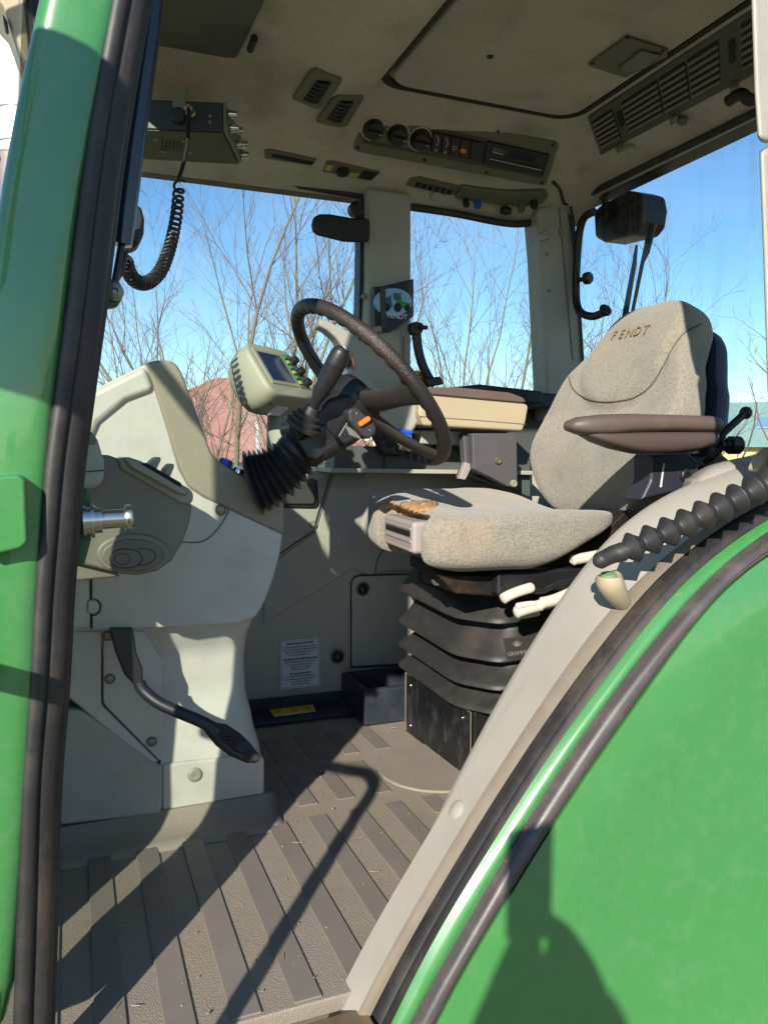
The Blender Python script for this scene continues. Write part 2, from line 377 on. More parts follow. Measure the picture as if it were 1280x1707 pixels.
# the paler front lower panel and its slanted joint
wallplate('front_wall_panel', [(300, 787), (551, 787), (523, 882), (470, 921), (420, 952), (300, 952)], GREY2, RY-.010)
wallplate('upper_wall_panel', [(557, 787), (900, 790), (900, 946), (640, 952), (620, 962), (590, 948), (440, 1040), (440, 952), (470, 928), (528, 886)], WALLP, RY-.006)
# service flap with two turn-knobs
flap = wallplate('service_flap', [(598, 961), (735, 957), (735, 1104), (587, 1112), (587, 974), (590, 965)], WALLP, RY-.014, .03, .005)
tube('flap_gap', BLACK, wall, polyY([(735, 956.5), (600, 959), (590, 962), (585, 972), (585, 1113)], RY-.008), .0022, 8)
tube('flap_gap', BLACK, wall, polyY([(585, 1113), (735, 1105)], RY-.008), .002, 8)
tube('wall_joint', BLACK, wall, polyY([(553, 787), (525, 884), (466, 924), (440, 945)], RY-.011), .0018, 8)
tube('wall_joint', BLACK, wall, smoothpath(polyY([(657, 893), (640, 915), (629, 935), (625, 957)], RY-.008), 5), .0015, 8)
for (u, v) in ((605, 982), (563, 1095)):
    p = PY(u, v, RY-.016)
    k = lathe('turn_knob', BLACK, wall, p, (0, -1, 0), [(-.004, .0155), (.004, .0155), (.007, .012), (.011, .0105), (.013, .006), (.013, 0)])
    ring('knob_collar', M('dark_taupe', (92, 90, 82), .5), k, p+V((0, .001, 0)), (0, 1, 0), .0185, .0032)
screw('wall_screw', wall, PY(520, 873, RY-.011), (0, -1, 0), .010, PLUG)
screw('wall_screw', wall, PY(489, 905, RY-.011), (0, -1, 0), .004)
# recessed grab pad
slab('grab_recess', BLACK, wall, [(474, 805), (522, 797), (530, 801), (532, 843), (526, 848), (470, 847)], RY-.016, .02, .004)
slab('grab_pad', M('soft_black_pad', (58, 60, 58), .6), wall, [(474, 808), (520, 801), (525, 805), (526, 838), (521, 841), (470, 841)], RY-.024, .02, .006)
# towing notice
def sticker():
    p = [PY(467, 1069, RY-.0045), PY(532, 1063, RY-.0045), PY(533, 1143, RY-.0045), PY(468, 1150, RY-.0045)]
    s = MB().prism(p, (0, .003, 0)).obj('towing_notice', PAPER, wall, 0); s['label'] = 'white towing notice printed in three languages'
    a, b, c, d = p
    tube('border_line', INK, s, [lerp(a, b, .03)+(d-a)*.025+V((0, -.0008, 0)), lerp(a, b, .97)+(d-a)*.025+V((0, -.0008, 0)), lerp(d, c, .97)-(d-a)*.025+V((0, -.0008, 0)), lerp(d, c, .03)-(d-a)*.025+V((0, -.0008, 0))], .0005, 6, True)
    xd = (b-a); yd = (a-d)
    lines = [(.075, 'Abschleppvorschrift!', 1.25, .0003), (.145, 'Getriebe Bereichsschaltung (>II)', .9, .0001), (.20, '\u00fcber Notbet\u00e4tigung auf Mittelstellung!', .86, .0001), (.255, 'Max. Geschwindigkeit 10 km/h', .9, .0001), (.31, 'max. Entfernung 5 km', .9, .0001),
             (.40, 'CONSIGNE DE REMORQUAGE', 1.0, .0003), (.455, 'Mettre la s\u00e9lection de gamme (>II)', .86, .0001), (.51, 'Sur position milieu (neutre) !', .9, .0001), (.56, 'Vitesse maxi 10 km/h', .9, .0001), (.61, 'Distance maxi 5 km', .9, .0001),
             (.70, 'Sleepvoorschrift!', 1.15, .0003), (.755, 'Inmiddelen bereikschakeling (>II)', .86, .0001), (.81, 'via noodbediening op middenpositie', .86, .0001), (.865, 'max. Snelheid 10 km/u', .9, .0001), (.92, 'max. afstand 5 km', .9, .0001)]
    for t, tx, k, bo in lines:
        text('notice_line', tx, INK, s, lerp(a, d, t)+xd*.5+V((0, -.0012, 0)), xd, yd, .0078*k, .0001, bold=bo)
sticker()
# black kick strip along the wall foot with the yellow warning label
kick = MB().prism([PZ(u, v, .004) for u, v in [(380, 1212), (430, 1213), (585, 1194), (625, 1150), (640, 1120), (380, 1160)]], (0, 0, .012)).obj('kick_strip', NAVY, cab, .004)
MB().prism([V((.40, 2.19, .0)), V((.84, 2.19, 0)), V((.84, 2.19, .045)), V((.40, 2.19, .052))], (0, -.012, 0)).obj('kick_upstand', NAVY, cab, .003)
wl = MB().prism([PZ(u, v, .0165) for u, v in [(448, 1183), (521, 1174), (526, 1186), (457, 1195)]], (0, 0, .0012)).obj('warning_label', PAPER, kick, 0)
for i in range(3):
    a0, a1 = .03+i*.325, .03+i*.325+.295
    q = [PZ(lerp(448, 521, s)+lerp(0, 7, t), lerp(1183, 1174, s)+12*t, .0179) for s, t in ((a0, .1), (a1, .1), (a1, .9), (a0, .9))]
    y_ = MB().prism(q, (0, 0, .0006)).obj('warning_panel', YELLOW, wl, 0)
    cc = (q[0]+q[1]+q[2]+q[3])/4
    xd = (q[1]-q[0]).normalized(); yd = (q[0]-q[3]).normalized()
    tr = [cc+xd*.006*math.cos(a)+yd*.006*math.sin(a)+V((0, 0, .0007)) for a in (math.pi/2, math.pi*7/6, math.pi*11/6)]
    tube('warning_triangle', INK, y_, tr, .0010, 6, True)
    box('warning_figure', INK, y_, cc+xd*.008*(i-1)*.3+V((0, 0, .001)), (.004, .007, .0006), 0)
# open storage tray at the wall foot
def tray():
    t = thing('storage_tray', 'open dark blue-black plastic tray on the floor beside the seat base', 'tray', (.9, 2.05, 0))
    x0, x1, y0, y1, h = .735, 1.10, 1.985, 2.185, .105
    def rr(i, z, r): return [V((lerp(x0+i, x1-i, a), lerp(y0+i, y1-i, b), z)) for a, b in r]
    sq = [(0, 0), (1, 0), (1, 1), (0, 1)]
    MB().rings([rr(0, 0, sq), rr(0, h, sq), rr(.022, h, sq), rr(.03, .02, sq)], caps=True).obj('bin', NAVY, t, .009, 3)
    MB().prism([PZ(u, v, .003) for u, v in [(575, 1197), (598, 1192), (625, 1165), (570, 1148), (556, 1150)]], (0, 0, .022)).obj('corner_gusset', NAVY, t, .006)
tray()

# ---- windows on the far side
def pane(name, pts, nrm): return MB().prism(pts, nrm).obj(name, GLASS, cab, 0, smooth=False)
pane('front_side_window', [(-.12, 2.172, .66), (.82, 2.172, .66), (.82, 2.172, 1.51), (-.12, 2.172, 1.51)], (0, .005, 0))
pane('rear_side_window', [(.93, 2.174, .93), (1.42, 2.174, .93), (1.42, 2.174, 1.50), (.93, 2.174, 1.50)], (0, .005, 0))
pane('rear_window', [(1.515, 1.03, .62), (1.515, 2.15, .62), (1.515, 2.15, 1.57), (1.515, 1.03, 1.57)], (.005, 0, 0))
pane('windscreen', [(-.13, 1.03, .02), (-.13, 2.2, .02), (-.012, 2.2, 1.62), (-.012, 1.03, 1.62)], (-.005, 0, 0)).data.materials[0] = TINTED
tube('window_seal', RUBBER, cab, polyY([(125, 240), (240, 263), (420, 294), (606, 326)], 2.15), .011, 8)
tube('window_seal', RUBBER, cab, smoothpath(polyY([(686, 345), (760, 356), (820, 368), (860, 373), (905, 369)], 2.15), 6), .011, 8)
slab('window_frame', BLACK, cab, [(602, 326), (613, 323), (612, 560), (607, 640), (594, 640), (598, 560)], 2.13, .05, .003)
tube('window_seal', RUBBER, cab, [(1.50, 2.13, 1.557), (1.50, 1.0, 1.548)], .010, 8)
tube('window_seal', RUBBER, cab, [(1.493, 2.12, 1.578), (1.493, 1.0, 1.572)], .006, 8)
# side pillar between the windows
bp = slab('middle_pillar', GREY2, cab, [(613, 312), (686, 322), (686, 660), (596, 660), (608, 560), (612, 470)], 2.10, .09, .010, 3)
slab('pillar_groove', TAUPE, bp, [(672, 560), (674, 560), (674, 655), (672, 655)], 2.098, .004, 0)
slab('pillar_cover', GREY2, bp, [(630, 552), (670, 545), (670, 660), (600, 660), (606, 575)], 2.094, .02, .006)
screw('pillar_bolt', bp, PY(607, 494, 2.10), (0, -1, 0), .009)
# rear pillar of the far side
rp_ = slab('rear_pillar', GREY2, cab, [(896, 345), (946, 334), (952, 370), (980, 640), (986, 700), (915, 700), (903, 430)], 2.10, .09, .012, 3)
slab('pillar_groove', TAUPE, rp_, [(931, 345), (933, 345), (956, 600), (954, 600)], 2.098, .004, 0)
for u, v, r in ((912, 424, .006), (915, 484, .006), (935, 386, .011), (910, 388, .008)):
    screw('pillar_screw', rp_, PY(u, v, 2.099), (0, -1, 0), r, PLUG)
slab('coat_hook', GREY2, rp_, [(902, 388), (914, 381), (917, 396), (905, 400)], 2.085, .02, .004)
slab('window_frame', BLACK, cab, [(946, 345), (957, 345), (972, 560), (975, 640), (962, 640), (958, 560)], 2.12, .05, .003)
tube('cable', RUBBER, cab, smoothpath([PY(922, 303, 2.0), PY(933, 315, 2.03), PY(940, 338, 2.07), PY(951, 345, 2.09), PY(955, 400, 2.095), PY(966, 520, 2.095), PY(974, 640, 2.095)], 8), .0045, 8)
# sill under the rear side window
box('window_sill', NAVY, cab, (1.24, 2.145, .925), (.66, .10, .05), .010)
slab('sill_trim', BLACK, cab, [(745, 646), (800, 640), (905, 652), (905, 672), (745, 672)], 2.08, .05, .006)
box('rear_bulkhead', BLACK, cab, (1.55, 1.6, .31), (.06, 1.2, .66), .01)
box('front_bulkhead', GREY2, cab, (-.20, 1.635, .35), (.05, 1.05, .74), .01)  # unseen from the camera; near edge placed to cast the floor and console shadow
box('front_header', HEADL, cab, (.025, 1.57, 1.65), (.04, 1.22, .10), .02)
box('rear_wall_panel', M('rear_wall_dark', (70, 74, 72), .6, var=.06), cab, (1.24, 2.215, .82), (.66, .05, .22), .006)

# ---- roof lining
ZC = 1.648
def zroof(x, y):
    z = ZC
    z = min(z, interp([(1.72, 1.70), (1.80, ZC), (1.86, 1.632), (2.01, 1.556), (2.10, 1.520), (2.16, 1.488)], y))          # cove over the far windows
    z = min(z, interp([(1.20, 1.72), (1.25, ZC+.004), (1.29, 1.642), (1.43, 1.586), (1.53, 1.552)], x))                       # cove over the rear window
    beam = sstep(.36, .58, x)*(1-sstep(.66, .69, x))
    z -= .064*beam*(1-sstep(1.78, 1.98, y))
    z -= .02*(1-sstep(.30, .40, x))*sstep(1.84, 1.9, y)*(1-sstep(1.95, 2.05, y))
    z += .018*(1-sstep(.33, .40, x))*(1-sstep(1.78, 1.86, y))                                                                 # front recess
    z -= .03*(1-sstep(.0, .06, x))
    return z
NX, NY = 96, 84
P = [[V((lerp(.0, 1.53, i/NX), lerp(.93, 2.16, j/NY), zroof(lerp(.0, 1.53, i/NX), lerp(.93, 2.16, j/NY)))) for j in range(NY+1)] for i in range(NX+1)]
lining = MB().grid(P).obj('roof_lining', HEADL, cab)
roof = box('roof_shell', M('roof_plastic', (206, 204, 192), .45, var=.03), cab, (.81, 1.56, 1.765), (1.60, 1.44, .17), .03, seg=4)
box('far_header', BLACK, cab, (.785, 2.235, 1.60), (1.59, .11, .18), .02)
box('rear_header', BLACK, cab, (1.585, 1.56, 1.635), (.10, 1.3, .14), .02)
box('door_header', GREEN, cab, (.80, .905, 1.69), (1.5, .07, .14), .02)
# roof hatch: rounded panel, dark gap round it
def hatch():
    x0, x1, y0, y1, r = .715, 1.235, 1.04, 1.775, .06
    out = []
    for cx, cy, a0 in ((x1-r, y1-r, 0), (x0+r, y1-r, 90), (x0+r, y0+r, 180), (x1-r, y0+r, 270)):
        for k in range(7): a = R(a0+k*15); out.append(V((cx+r*math.cos(a), cy+r*math.sin(a), ZC-.016)))
    h = MB().prism(out, (0, 0, .014)).obj('roof_hatch', HEADL2, cab, .006, 3)
    c = V(((x0+x1)/2, (y0+y1)/2, 0))
    big = [V((p.x+(.016 if p.x > c.x else -.016), p.y+(.016 if p.y > c.y else -.016), ZC-.004)) for p in out]
    tube('hatch_seal', M('dark_hatch_seal', (46, 40, 34), .8), cab, big, .011, 8, True)
    p = PZ(817, 93, ZC-.016); k = lathe('hatch_screw', BLACK, h, p, (0, 0, -1), [(-.002, .0075), (.002, .0075), (.003, .006), (.001, .003), (.001, 0)], 16)
    q = [PZ(u, v, ZC-.017) for u, v in [(979, 104), (1044, 57), (1114, 79), (1112, 90), (1042, 125)]]
    lp = MB().prism(q, (0, 0, -.007)).obj('dome_lamp', OLIVE, h, .003)
    MB().prism([PZ(u, v, ZC-.0245) for u, v in [(1032, 113), (1070, 82), (1101, 91), (1075, 112), (1052, 119)]], (0, 0, -.003)).obj('lamp_lens', LENS, lp, .002)
    tube('lens_frame', OLIVE, lp, [PZ(u, v, ZC-.0262) for u, v in [(1032, 113), (1070, 82), (1101, 91), (1075, 112), (1052, 119)]], .0025, 8, True)
    for u, v in ((988, 105), (1045, 62), (1104, 84)): screw('lamp_screw', lp, PZ(u, v, ZC-.024), (0, 0, -1), .004, BLACK)
hatch()
# front recess panel edge (sun blind pocket) and its catch
slab_pts = [PZ(u, v, 1.648) for u, v in [(255, 148), (368, 146), (378, 132), (438, 10), (470, -60), (230, -60)]]
MB().prism(slab_pts, (0, 0, .012)).obj('blind_panel', M('dark_blind', (92, 94, 84), .8, bump=.2, bs=700), cab, .008, 3)
MB().tube([PZ(417, 82, 1.63), PZ(424, 62, 1.63)], .008, 10).obj('blind_catch', BLACK, cab)
# roof outlets on the cross beam
def outlet(px, inner):
    cu0 = sum(a for a, b in px)/len(px); cv0 = sum(b for a, b in px)/len(px)
    pc, pn = cast(lining, cu0, cv0); q = [PP(u, v, pc-pn*.004, pn) for u, v in px]
    o = MB().prism(q, pn*.011).obj('roof_outlet', OLIVE, cab, .004, 3)
    qi = [PP(u, v, pc+pn*.0075, pn) for u, v in inner]
    MB().prism(qi, -pn*.0015).obj('outlet_opening', INK, o, 0)
    a, b, c, d = qi
    for i in range(6):
        t = (i+.5)/6
        p0, p1 = lerp(a, d, t), lerp(b, c, t)
        mid = (p0+p1)/2
        MB().tube(smoothpath([p0, mid+pn*.004, p1], 4), .0042, 6).obj('louvre', BLACK, o)
outlet([(488, 158), (516, 114), (527, 109), (569, 125), (570, 131), (541, 172), (530, 176)], [(529, 133), (553, 136), (530, 172), (505, 166)])
outlet([(527, 197), (553, 157), (564, 152), (604, 152), (607, 157), (580, 202), (566, 206)], [(568, 167), (590, 168), (567, 204), (545, 198)])

# ---- overhead console over the far windows
hp0, hp1, hp2 = PY(605, 165, 1.9), PY(930, 240, 1.9), PY(590, 252, 2.0)
hn = (hp1-hp0).cross(hp2-hp0).normalized()
if hn.dot(FW) > 0: hn = -hn                                # faces the driver
HX = (hp1-hp0).normalized(); HY = hn.cross(HX)
def HP(u, v, off=0): return PP(u, v, hp0+hn*off, hn)
oc = thing('overhead_console', 'olive overhead control panel with three rotary knobs, switches and a car radio', 'control panel', tuple(HP(760, 235)))
def hplate(name, px, mat, off, th, parent=oc, bev=.002):
    return MB().prism([HP(u, v, off) for u, v in px], -hn*th).obj(name, mat, parent, bev)
bz = hplate('panel_frame', [(605, 163), (612, 163), (928, 236), (932, 242), (912, 306), (906, 311), (594, 253), (590, 248)], OLIVE, .012, .03, bev=.005)
hplate('panel_recess', [(609, 182), (918, 256), (905, 297), (604, 238)], M('dark_olive', (66, 66, 54), .55), .0128, .004)
kp = hplate('heater_plate', [(607, 190), (716, 213), (710, 252), (603, 231)], OLIVE, .015, .006)
for u, v in ((611, 170), (724, 196), (830, 218), (922, 241), (597, 245), (708, 266), (811, 287), (903, 304)):
    screw('panel_screw', bz, HP(u, v, .0125), hn, .0045, BLACK)
for u, v, full in ((622, 213, .8), (662, 223, .45), (700, 231, 1)):
    p = HP(u, v, .015)
    k = lathe('rotary_knob', BLACK, oc, p, hn, [(0, .0265), (.006, .026), (.020, .0225), (.022, .020), (.022, 0)], 28)
    box('knob_grip', BLACK, k, p+hn*.024, (.040, .009, .012), .003, Matrix((HX, HY, hn)).transposed())
    box('knob_mark', INKW, k, p+hn*.0305+HX*.014, (.006, .0016, .0008), 0, Matrix((HX, HY, hn)).transposed())
    a0, a1 = (R(20), R(20+320*full))
    n = 36
    arc = [p+hn*.001+(HX*math.cos(lerp(a0, a1, i/n))+HY*math.sin(lerp(a0, a1, i/n)))*.031 for i in range(n+1)]
    if full == .45:
        for i in range(0, n+1, 4): MB().box(arc[i], (.0045, .0045, .001), Matrix((HX, HY, hn)).transposed()).obj('scale_dot', INKW, k)
    else: MB().tube(arc, .0013, 6).obj('scale_arc', INKW, k)
for u, v, t in ((610, 196, '\u2191\u2191'), (635, 202, '\u2193\u2193'), (649, 232, '*'), (681, 236, '*')):
    text('dial_symbol', t, INKW, kp, HP(u, v, .0155), HX, HY, .013, .0002)
sb = hplate('switch_block', [(721, 219), (808, 238), (803, 270), (717, 251)], BLACK, .018, .008)
for i, (u0, t) in enumerate(((722, '('), (737, '('), (752, '\u25a1'), (768, ''), (785, ''))):
    q = [(u0+1, 221+(u0-722)*.22), (u0+14, 224+(u0-722)*.22), (u0+11, 255+(u0-722)*.22), (u0-2, 252+(u0-722)*.22)]
    s_ = hplate('rocker_switch', q, BLACK, .023, .006, sb)
    if t == '(':
        tube('switch_mark', INKW, s_, [HP(u0+6+3*math.sin(k*.8), 226+k*4+(u0-722)*.22, .0236) for k in range(5)], .0008, 6)
        ring('switch_symbol', INKW, s_, HP(u0+5, 250+(u0-722)*.22, .0236), hn, .0028, .0006, 14)
MB().prism([HP(u, v, .0236) for u, v in ((768, 246), (777, 248), (776, 255), (767, 253))], hn*.0012).obj('orange_lamp', ORANGE, sb, 0)
MB().tube([HP(u, v, .0236) for u, v in ((755, 243), (762, 244.5), (761, 249), (754, 247.5))], .0007, 6, True, True).obj('switch_symbol', INKW, sb)
ra = hplate('car_radio', [(812, 236), (916, 258), (906, 294), (806, 273)], BLACK, .019, .01)
hplate('radio_display', [(822, 243), (907, 262), (903, 274), (819, 256)], M('radio_face', (20, 22, 26), .2, coat=.5), .0215, .004, ra)
MB().tube([HP(u, v, .0218) for u, v in ((816, 264), (902, 283))], .0011, 6).obj('radio_slot', STEEL, ra)
MB().tube([HP(u, v, .0218) for u, v in ((820, 252), (838, 257))], .0011, 6).obj('radio_trim', STEEL, ra)
for i in range(6):
    MB().prism([HP(852+i*8+a, 270+i*1.8+b, .0208) for a, b in ((0, 0), (6, 1.3), (5, 5), (-1, 3.7))], hn*.001).obj('radio_button', M('radio_button', (46, 46, 50), .4), ra, 0)
# small fittings on the slope below it
c0, c1, c2 = V((.5, 2.02, 1.551)), V((1.3, 2.02, 1.551)), V((.5, 2.12, 1.512))
cn = (c1-c0).cross(c2-c0).normalized(); cn = cn if cn.z < 0 else -cn
def CP(u, v, off=0): return PP(u, v, c0+cn*off, cn)
def cplate(name, px, mat, off, th, parent=cab, bev=.002): return MB().prism([CP(u, v, off) for u, v in px], -cn*th).obj(name, mat, parent, bev)
sv = cplate('header_slot', [(440, 252), (450, 250), (528, 266), (520, 276), (442, 264)], OLIVE, .004, .02)
cplate('slot_opening', [(455, 256), (524, 270), (519, 275), (452, 261)], INK, .005, .003, sv, 0)
rl = cplate('reading_lamp', [(545, 270), (556, 270), (634, 287), (618, 302), (538, 286)], OLIVE, .005, .02)
lathe('lamp_dial', BLACK, rl, CP(571, 285, .005), cn, [(0, .018), (.006, .017), (.008, .012), (.008, 0)], 20)
cplate('lamp_window', [(545, 274), (556, 276), (550, 285), (541, 283)], LIMEP, .0062, .003, rl, 0)
cplate('lamp_window', [(584, 287), (600, 290), (594, 296), (580, 293)], LIMEP, .0062, .003, rl, 0)
cplate('lamp_shade', [(606, 283), (632, 288), (619, 300), (597, 296)], BLACK, .0065, .006, rl)
lv = cplate('header_louvre', [(684, 298), (700, 296), (768, 311), (758, 323), (744, 325), (677, 309)], OLIVE, .006, .02)
for i in range(6):
    u0 = 695+i*10.5
    MB().prism([CP(u0+a, 303+i*2.4+b, .0072) for a, b in ((0, 0), (7, 1.6), (3, 9), (-4, 7.4))], cn*.0008).obj('louvre_slit', INK, lv, 0)
cb = cplate('control_bar', [(770, 311), (800, 316), (850, 321), (908, 320), (915, 328), (905, 340), (880, 345), (830, 342), (757, 331)], OLIVE, .012, .03, bev=.006)
for u, v, mt, r in ((776, 333, BLACK, .010), (795, 335, BLUEP, .012), (842, 346, BLACK, .012), (868, 342, OLIVE, .012), (889, 336, BLACK, .012)):
    lathe('control_button', mt, cb, CP(u, v, .012), cn, [(0, r), (.016, r*.95), (.02, r*.8), (.02, 0)], 20)
MB().tube([CP(836, 350, .03), CP(850, 352, .03)], .011, 10).obj('lever_end', BLACK, cb)
lathe('header_cap', HEADL2, cab, CP(727, 326, .004), cn, [(0, .018), (.005, .015), (.006, 0)], 20)
lathe('roof_speaker', OLIVE, cab, PZ(420, 229, 1.567), (0.05, -.4, -1), [(-.01, .060), (.004, .058), (.007, .052), (.005, .046), (.007, .02), (.007, 0)], 32)

# ---- air grille over the rear window
g00, g01 = PX(981, 190, 1.285), PX(1275, -8, 1.285)
g10, g11 = PX(1003, 253, 1.405), PX(1275, 108, 1.405)
gn = (g01-g00).cross(g10-g00).normalized(); gn = gn if gn.z < 0 else -gn
def GP(s, t, off=0): return lerp(lerp(g00, g01, s), lerp(g10, g11, s), t)+gn*off
rg = MB().prism([GP(0, 0, .012), GP(1, 0, .012), GP(1, 1, .012), GP(0, 1, .012)], -gn*.03).obj('rear_air_grille', M('grille_frame', (88, 86, 74), .55), cab, .004)
GB = M('grille_slat', (118, 114, 100), .55)
for s0, s1 in ((.02, .17), (.235, .46), (.475, .62), (.635, .79), (.90, .99)):
    MB().prism([GP(s0, .12, .0128), GP(s1, .12, .0128), GP(s1, .84, .0128), GP(s0, .84, .0128)], -gn*.002).obj('grille_opening', INK, rg, 0)
    for i in range(6):
        t = .17+i*.118
        a, b = GP(s0, t, .0135), GP(s1, t, .0135); c_, d_ = GP(s1, t+.045, .0155), GP(s0, t+.045, .0155)
        MB().prism([a, b, c_, d_], gn*.002).obj('slat', GB, rg, 0)
for s0 in (.19, .84):
    MB().prism([GP(s0, .25, .014), GP(s0+.03, .25, .014), GP(s0+.03, .6, .014), GP(s0, .6, .014)], gn*.001).obj('latch_slot', INK, rg, 0)
for s0 in (.13, .50, .84):
    MB().prism([GP(s0, .93, .012), GP(s0+.045, .93, .012), GP(s0+.045, 1.06, .012), GP(s0, 1.06, .012)], gn*.014).obj('clip', GB, rg, .003)
for u, v, x, r in ((975, 291, 1.40, .012), (1049, 250, 1.42, .014), (1137, 201, 1.42, .013)):
    lathe('trim_button', HEADL2 if v > 240 else OLIVE, cab, PX(u, v, x), (-.3, 0, -1), [(-.006, r), (.003, r), (.006, r*.8), (.006, 0)], 20)
MB().tube(smoothpath([PX(1214, 168, 1.36), PX(1235, 156, 1.36), PX(1250, 166, 1.37), PX(1275, 160, 1.40)], 6), .013, 10).obj('roof_grip', BLACK, cab)
# ---- near side: green front door pillar with its seals
PL = [(-520, 290), (-320, 232), (-150, 180), (0, 138), (260, 84), (400, 62), (540, 46), (700, 22), (780, 12), (900, 0), (1100, -10), (1300, -22), (1500, -38), (1750, -58)]
def pillar():
    rings = []; n = 24
    for v, u in PL:
        c = PY(u, v, DY+.03); wx = lerp(.043, .052, sstep(500, 1000, v)); wy = .05; rg_ = []
        for k in range(n):
            a = k*2*math.pi/n; cx, sy = math.cos(a), math.sin(a); e = .5
            rg_.append(c+V((wx*math.copysign(abs(cx)**e, cx), wy*math.copysign(abs(sy)**e, sy), 0)))
        rings.append(rg_)
    return MB().rings(rings).obj('door_pillar', GREEN, cab, sub=1)
dp = pillar()
# rubber seal on the pillar: a wide dusty bulb and a thin lip beside it
SB = [(-520, 362), (-320, 304), (-150, 252), (0, 222), (150, 195), (300, 172), (500, 148), (660, 126), (780, 110), (900, 100), (1000, 92), (1150, 84), (1300, 72), (1500, 66), (1750, 58)]
tube('door_seal', SEALM, dp, smoothpath([PY(u-1, v, DY+.012) for v, u in SB], 5), .0185, 14)
tube('seal_lip', RUBBER, dp, smoothpath([PY(u-22, v, DY-.006) for v, u in SB], 5), .0105, 10)
tube('seal_lip', RUBBER, dp, smoothpath([PY(u+21, v, DY+.03) for v, u in SB], 5), .0085, 10)
# hinge block and striker on the pillar
slab('hinge_block', GREEN, dp, [(-30, 795), (32, 790), (42, 800), (46, 905), (34, 915), (-30, 930)], DY-.045, .05, .010, 3)
sp = slab('striker_plate', GREEND, dp, [(120, 812), (148, 815), (152, 830), (152, 900), (140, 945), (118, 945)], DY+.06, .02, .004)
p0 = PY(138, 868, DY+.055)
lathe('striker_bolt', STEEL, sp, p0, (1, 0, .03), [(0, .021), (.004, .021), (.0042, .019), (.009, .019), (.0092, .022), (.013, .022), (.0132, .0165), (.022, .0165), (.0222, .012), (.049, .0115), (.0492, .0160), (.052, .0172), (.057, .0172), (.0585, .015), (.0585, 0)], 28)
# gas strut of the door with ball joint
strut = thing('gas_strut', 'blue-black gas strut with thin rod hanging along the green door pillar', 'gas strut', tuple(PY(185, 488, DY+.08)))
lathe_p = [PY(300, -330, DY+.09), PY(262, -60, DY+.09), PY(247, 60, DY+.09), PY(222, 240, DY+.09), PY(206, 372, DY+.09), PY(203, 408, DY+.09)]
tube('strut_cylinder', M('strut_paint', (30, 34, 52), .3, var=.05, coat=.4), strut, lathe_p, [.0145, .0145, .0145, .0145, .0145, .0125], 18)
tube('strut_rod', M('rod_black', (40, 42, 50), .25, .6), strut, [PY(203, 405, DY+.09), PY(190, 478, DY+.09)], .0045, 12)
bk = slab('strut_bracket', GREEND, strut, [(168, 474), (190, 462), (203, 472), (206, 492), (196, 510), (170, 514)], DY+.075, .02, .005)
lathe('ball_joint', SCREWM, strut, PY(191, 487, DY+.073), (0, -1, 0), [(0, .011), (.005, .011), (.006, .008), (.009, .008), (.010, .004), (.006, .003), (.006, 0)], 20)
tube('strut_hose', RUBBER, strut, smoothpath([PY(209, 418, DY+.1), PY(205, 440, DY+.1), PY(196, 462, DY+.1), PY(188, 470, DY+.1)], 6), .004, 8)

# ---- near side: curved rear edge of the doorway, frame, seals and wheel guard
def resample(l, n=84):
    pts = smoothpath([V((a, b, 0)) for a, b in l], 10); d = [0]
    for a, b in zip(pts, pts[1:]): d.append(d[-1]+(b-a).length)
    out = []; j = 0
    for i in range(n+1):
        t = d[-1]*i/n
        while j < len(d)-2 and d[j+1] < t: j += 1
        k = (t-d[j])/max(1e-9, d[j+1]-d[j]); q = lerp(pts[j], pts[j+1], k); out.append((q.x, q.y))
    for _ in range(5):                                        # even out the tracing
        out = [out[0]]+[tuple((sum(out[max(0, min(n, i+k))][c] for k in (-3, -2, -1, 0, 1, 2, 3))/7) if 3 <= i <= n-3 else out[i][c] for c in (0, 1)) for i in range(1, n)]+[out[-1]]
    return out
A_ = resample([(545, 1800), (586, 1675), (610, 1609), (637, 1547), (673, 1479), (713, 1389), (756, 1310), (800, 1219), (860, 1114), (912, 1027), (954, 967), (1005, 893), (1061, 839), (1150, 800), (1240, 772), (1330, 752), (1430, 730), (1550, 708), (1680, 692)])
B_ = resample([(543, 1800), (588, 1704), (615, 1647), (673, 1541), (732, 1444), (780, 1358), (820, 1296), (875, 1215), (927, 1132), (976, 1065), (1012, 1016), (1060, 962), (1120, 912), (1200, 862), (1280, 816), (1340, 788), (1440, 750), (1555, 722), (1680, 704)])
M_ = resample([(566, 1800), (615, 1702), (646, 1630), (673, 1585), (725, 1496), (780, 1403), (828, 1325), (867, 1267), (931, 1170), (980, 1106), (1040, 1027), (1089, 962), (1105, 943), (1147, 910), (1185, 886), (1280, 830), (1345, 798), (1448, 759), (1560, 731), (1680, 712)])
C_ = resample([(606, 1800), (651, 1707), (704, 1595), (752, 1513), (814, 1417), (871, 1326), (912, 1260), (980, 1170), (1040, 1091), (1100, 1009), (1142, 962), (1185, 925), (1222, 898), (1280, 860), (1350, 824), (1452, 785), (1565, 756), (1680, 738)])
D_ = resample([(640, 1800), (685, 1707), (711, 1650), (752, 1590), (787, 1527), (845, 1423), (890, 1352), (926, 1297), (1002, 1181), (1062, 1106), (1130, 1020), (1156, 990), (1187, 955), (1225, 920), (1280, 882), (1355, 844), (1456, 805), (1568, 776), (1680, 758)])
E_ = resample([(686, 1800), (728, 1707), (773, 1623), (828, 1534), (887, 1434), (935, 1361), (980, 1290), (1032, 1219), (1085, 1144), (1145, 1059), (1188, 1001), (1225, 961), (1280, 922), (1360, 882), (1462, 843), (1572, 815), (1680, 798)])
N_ = len(A_)
def band(rows): return [[r[i] for i in range(N_)] for r in rows]
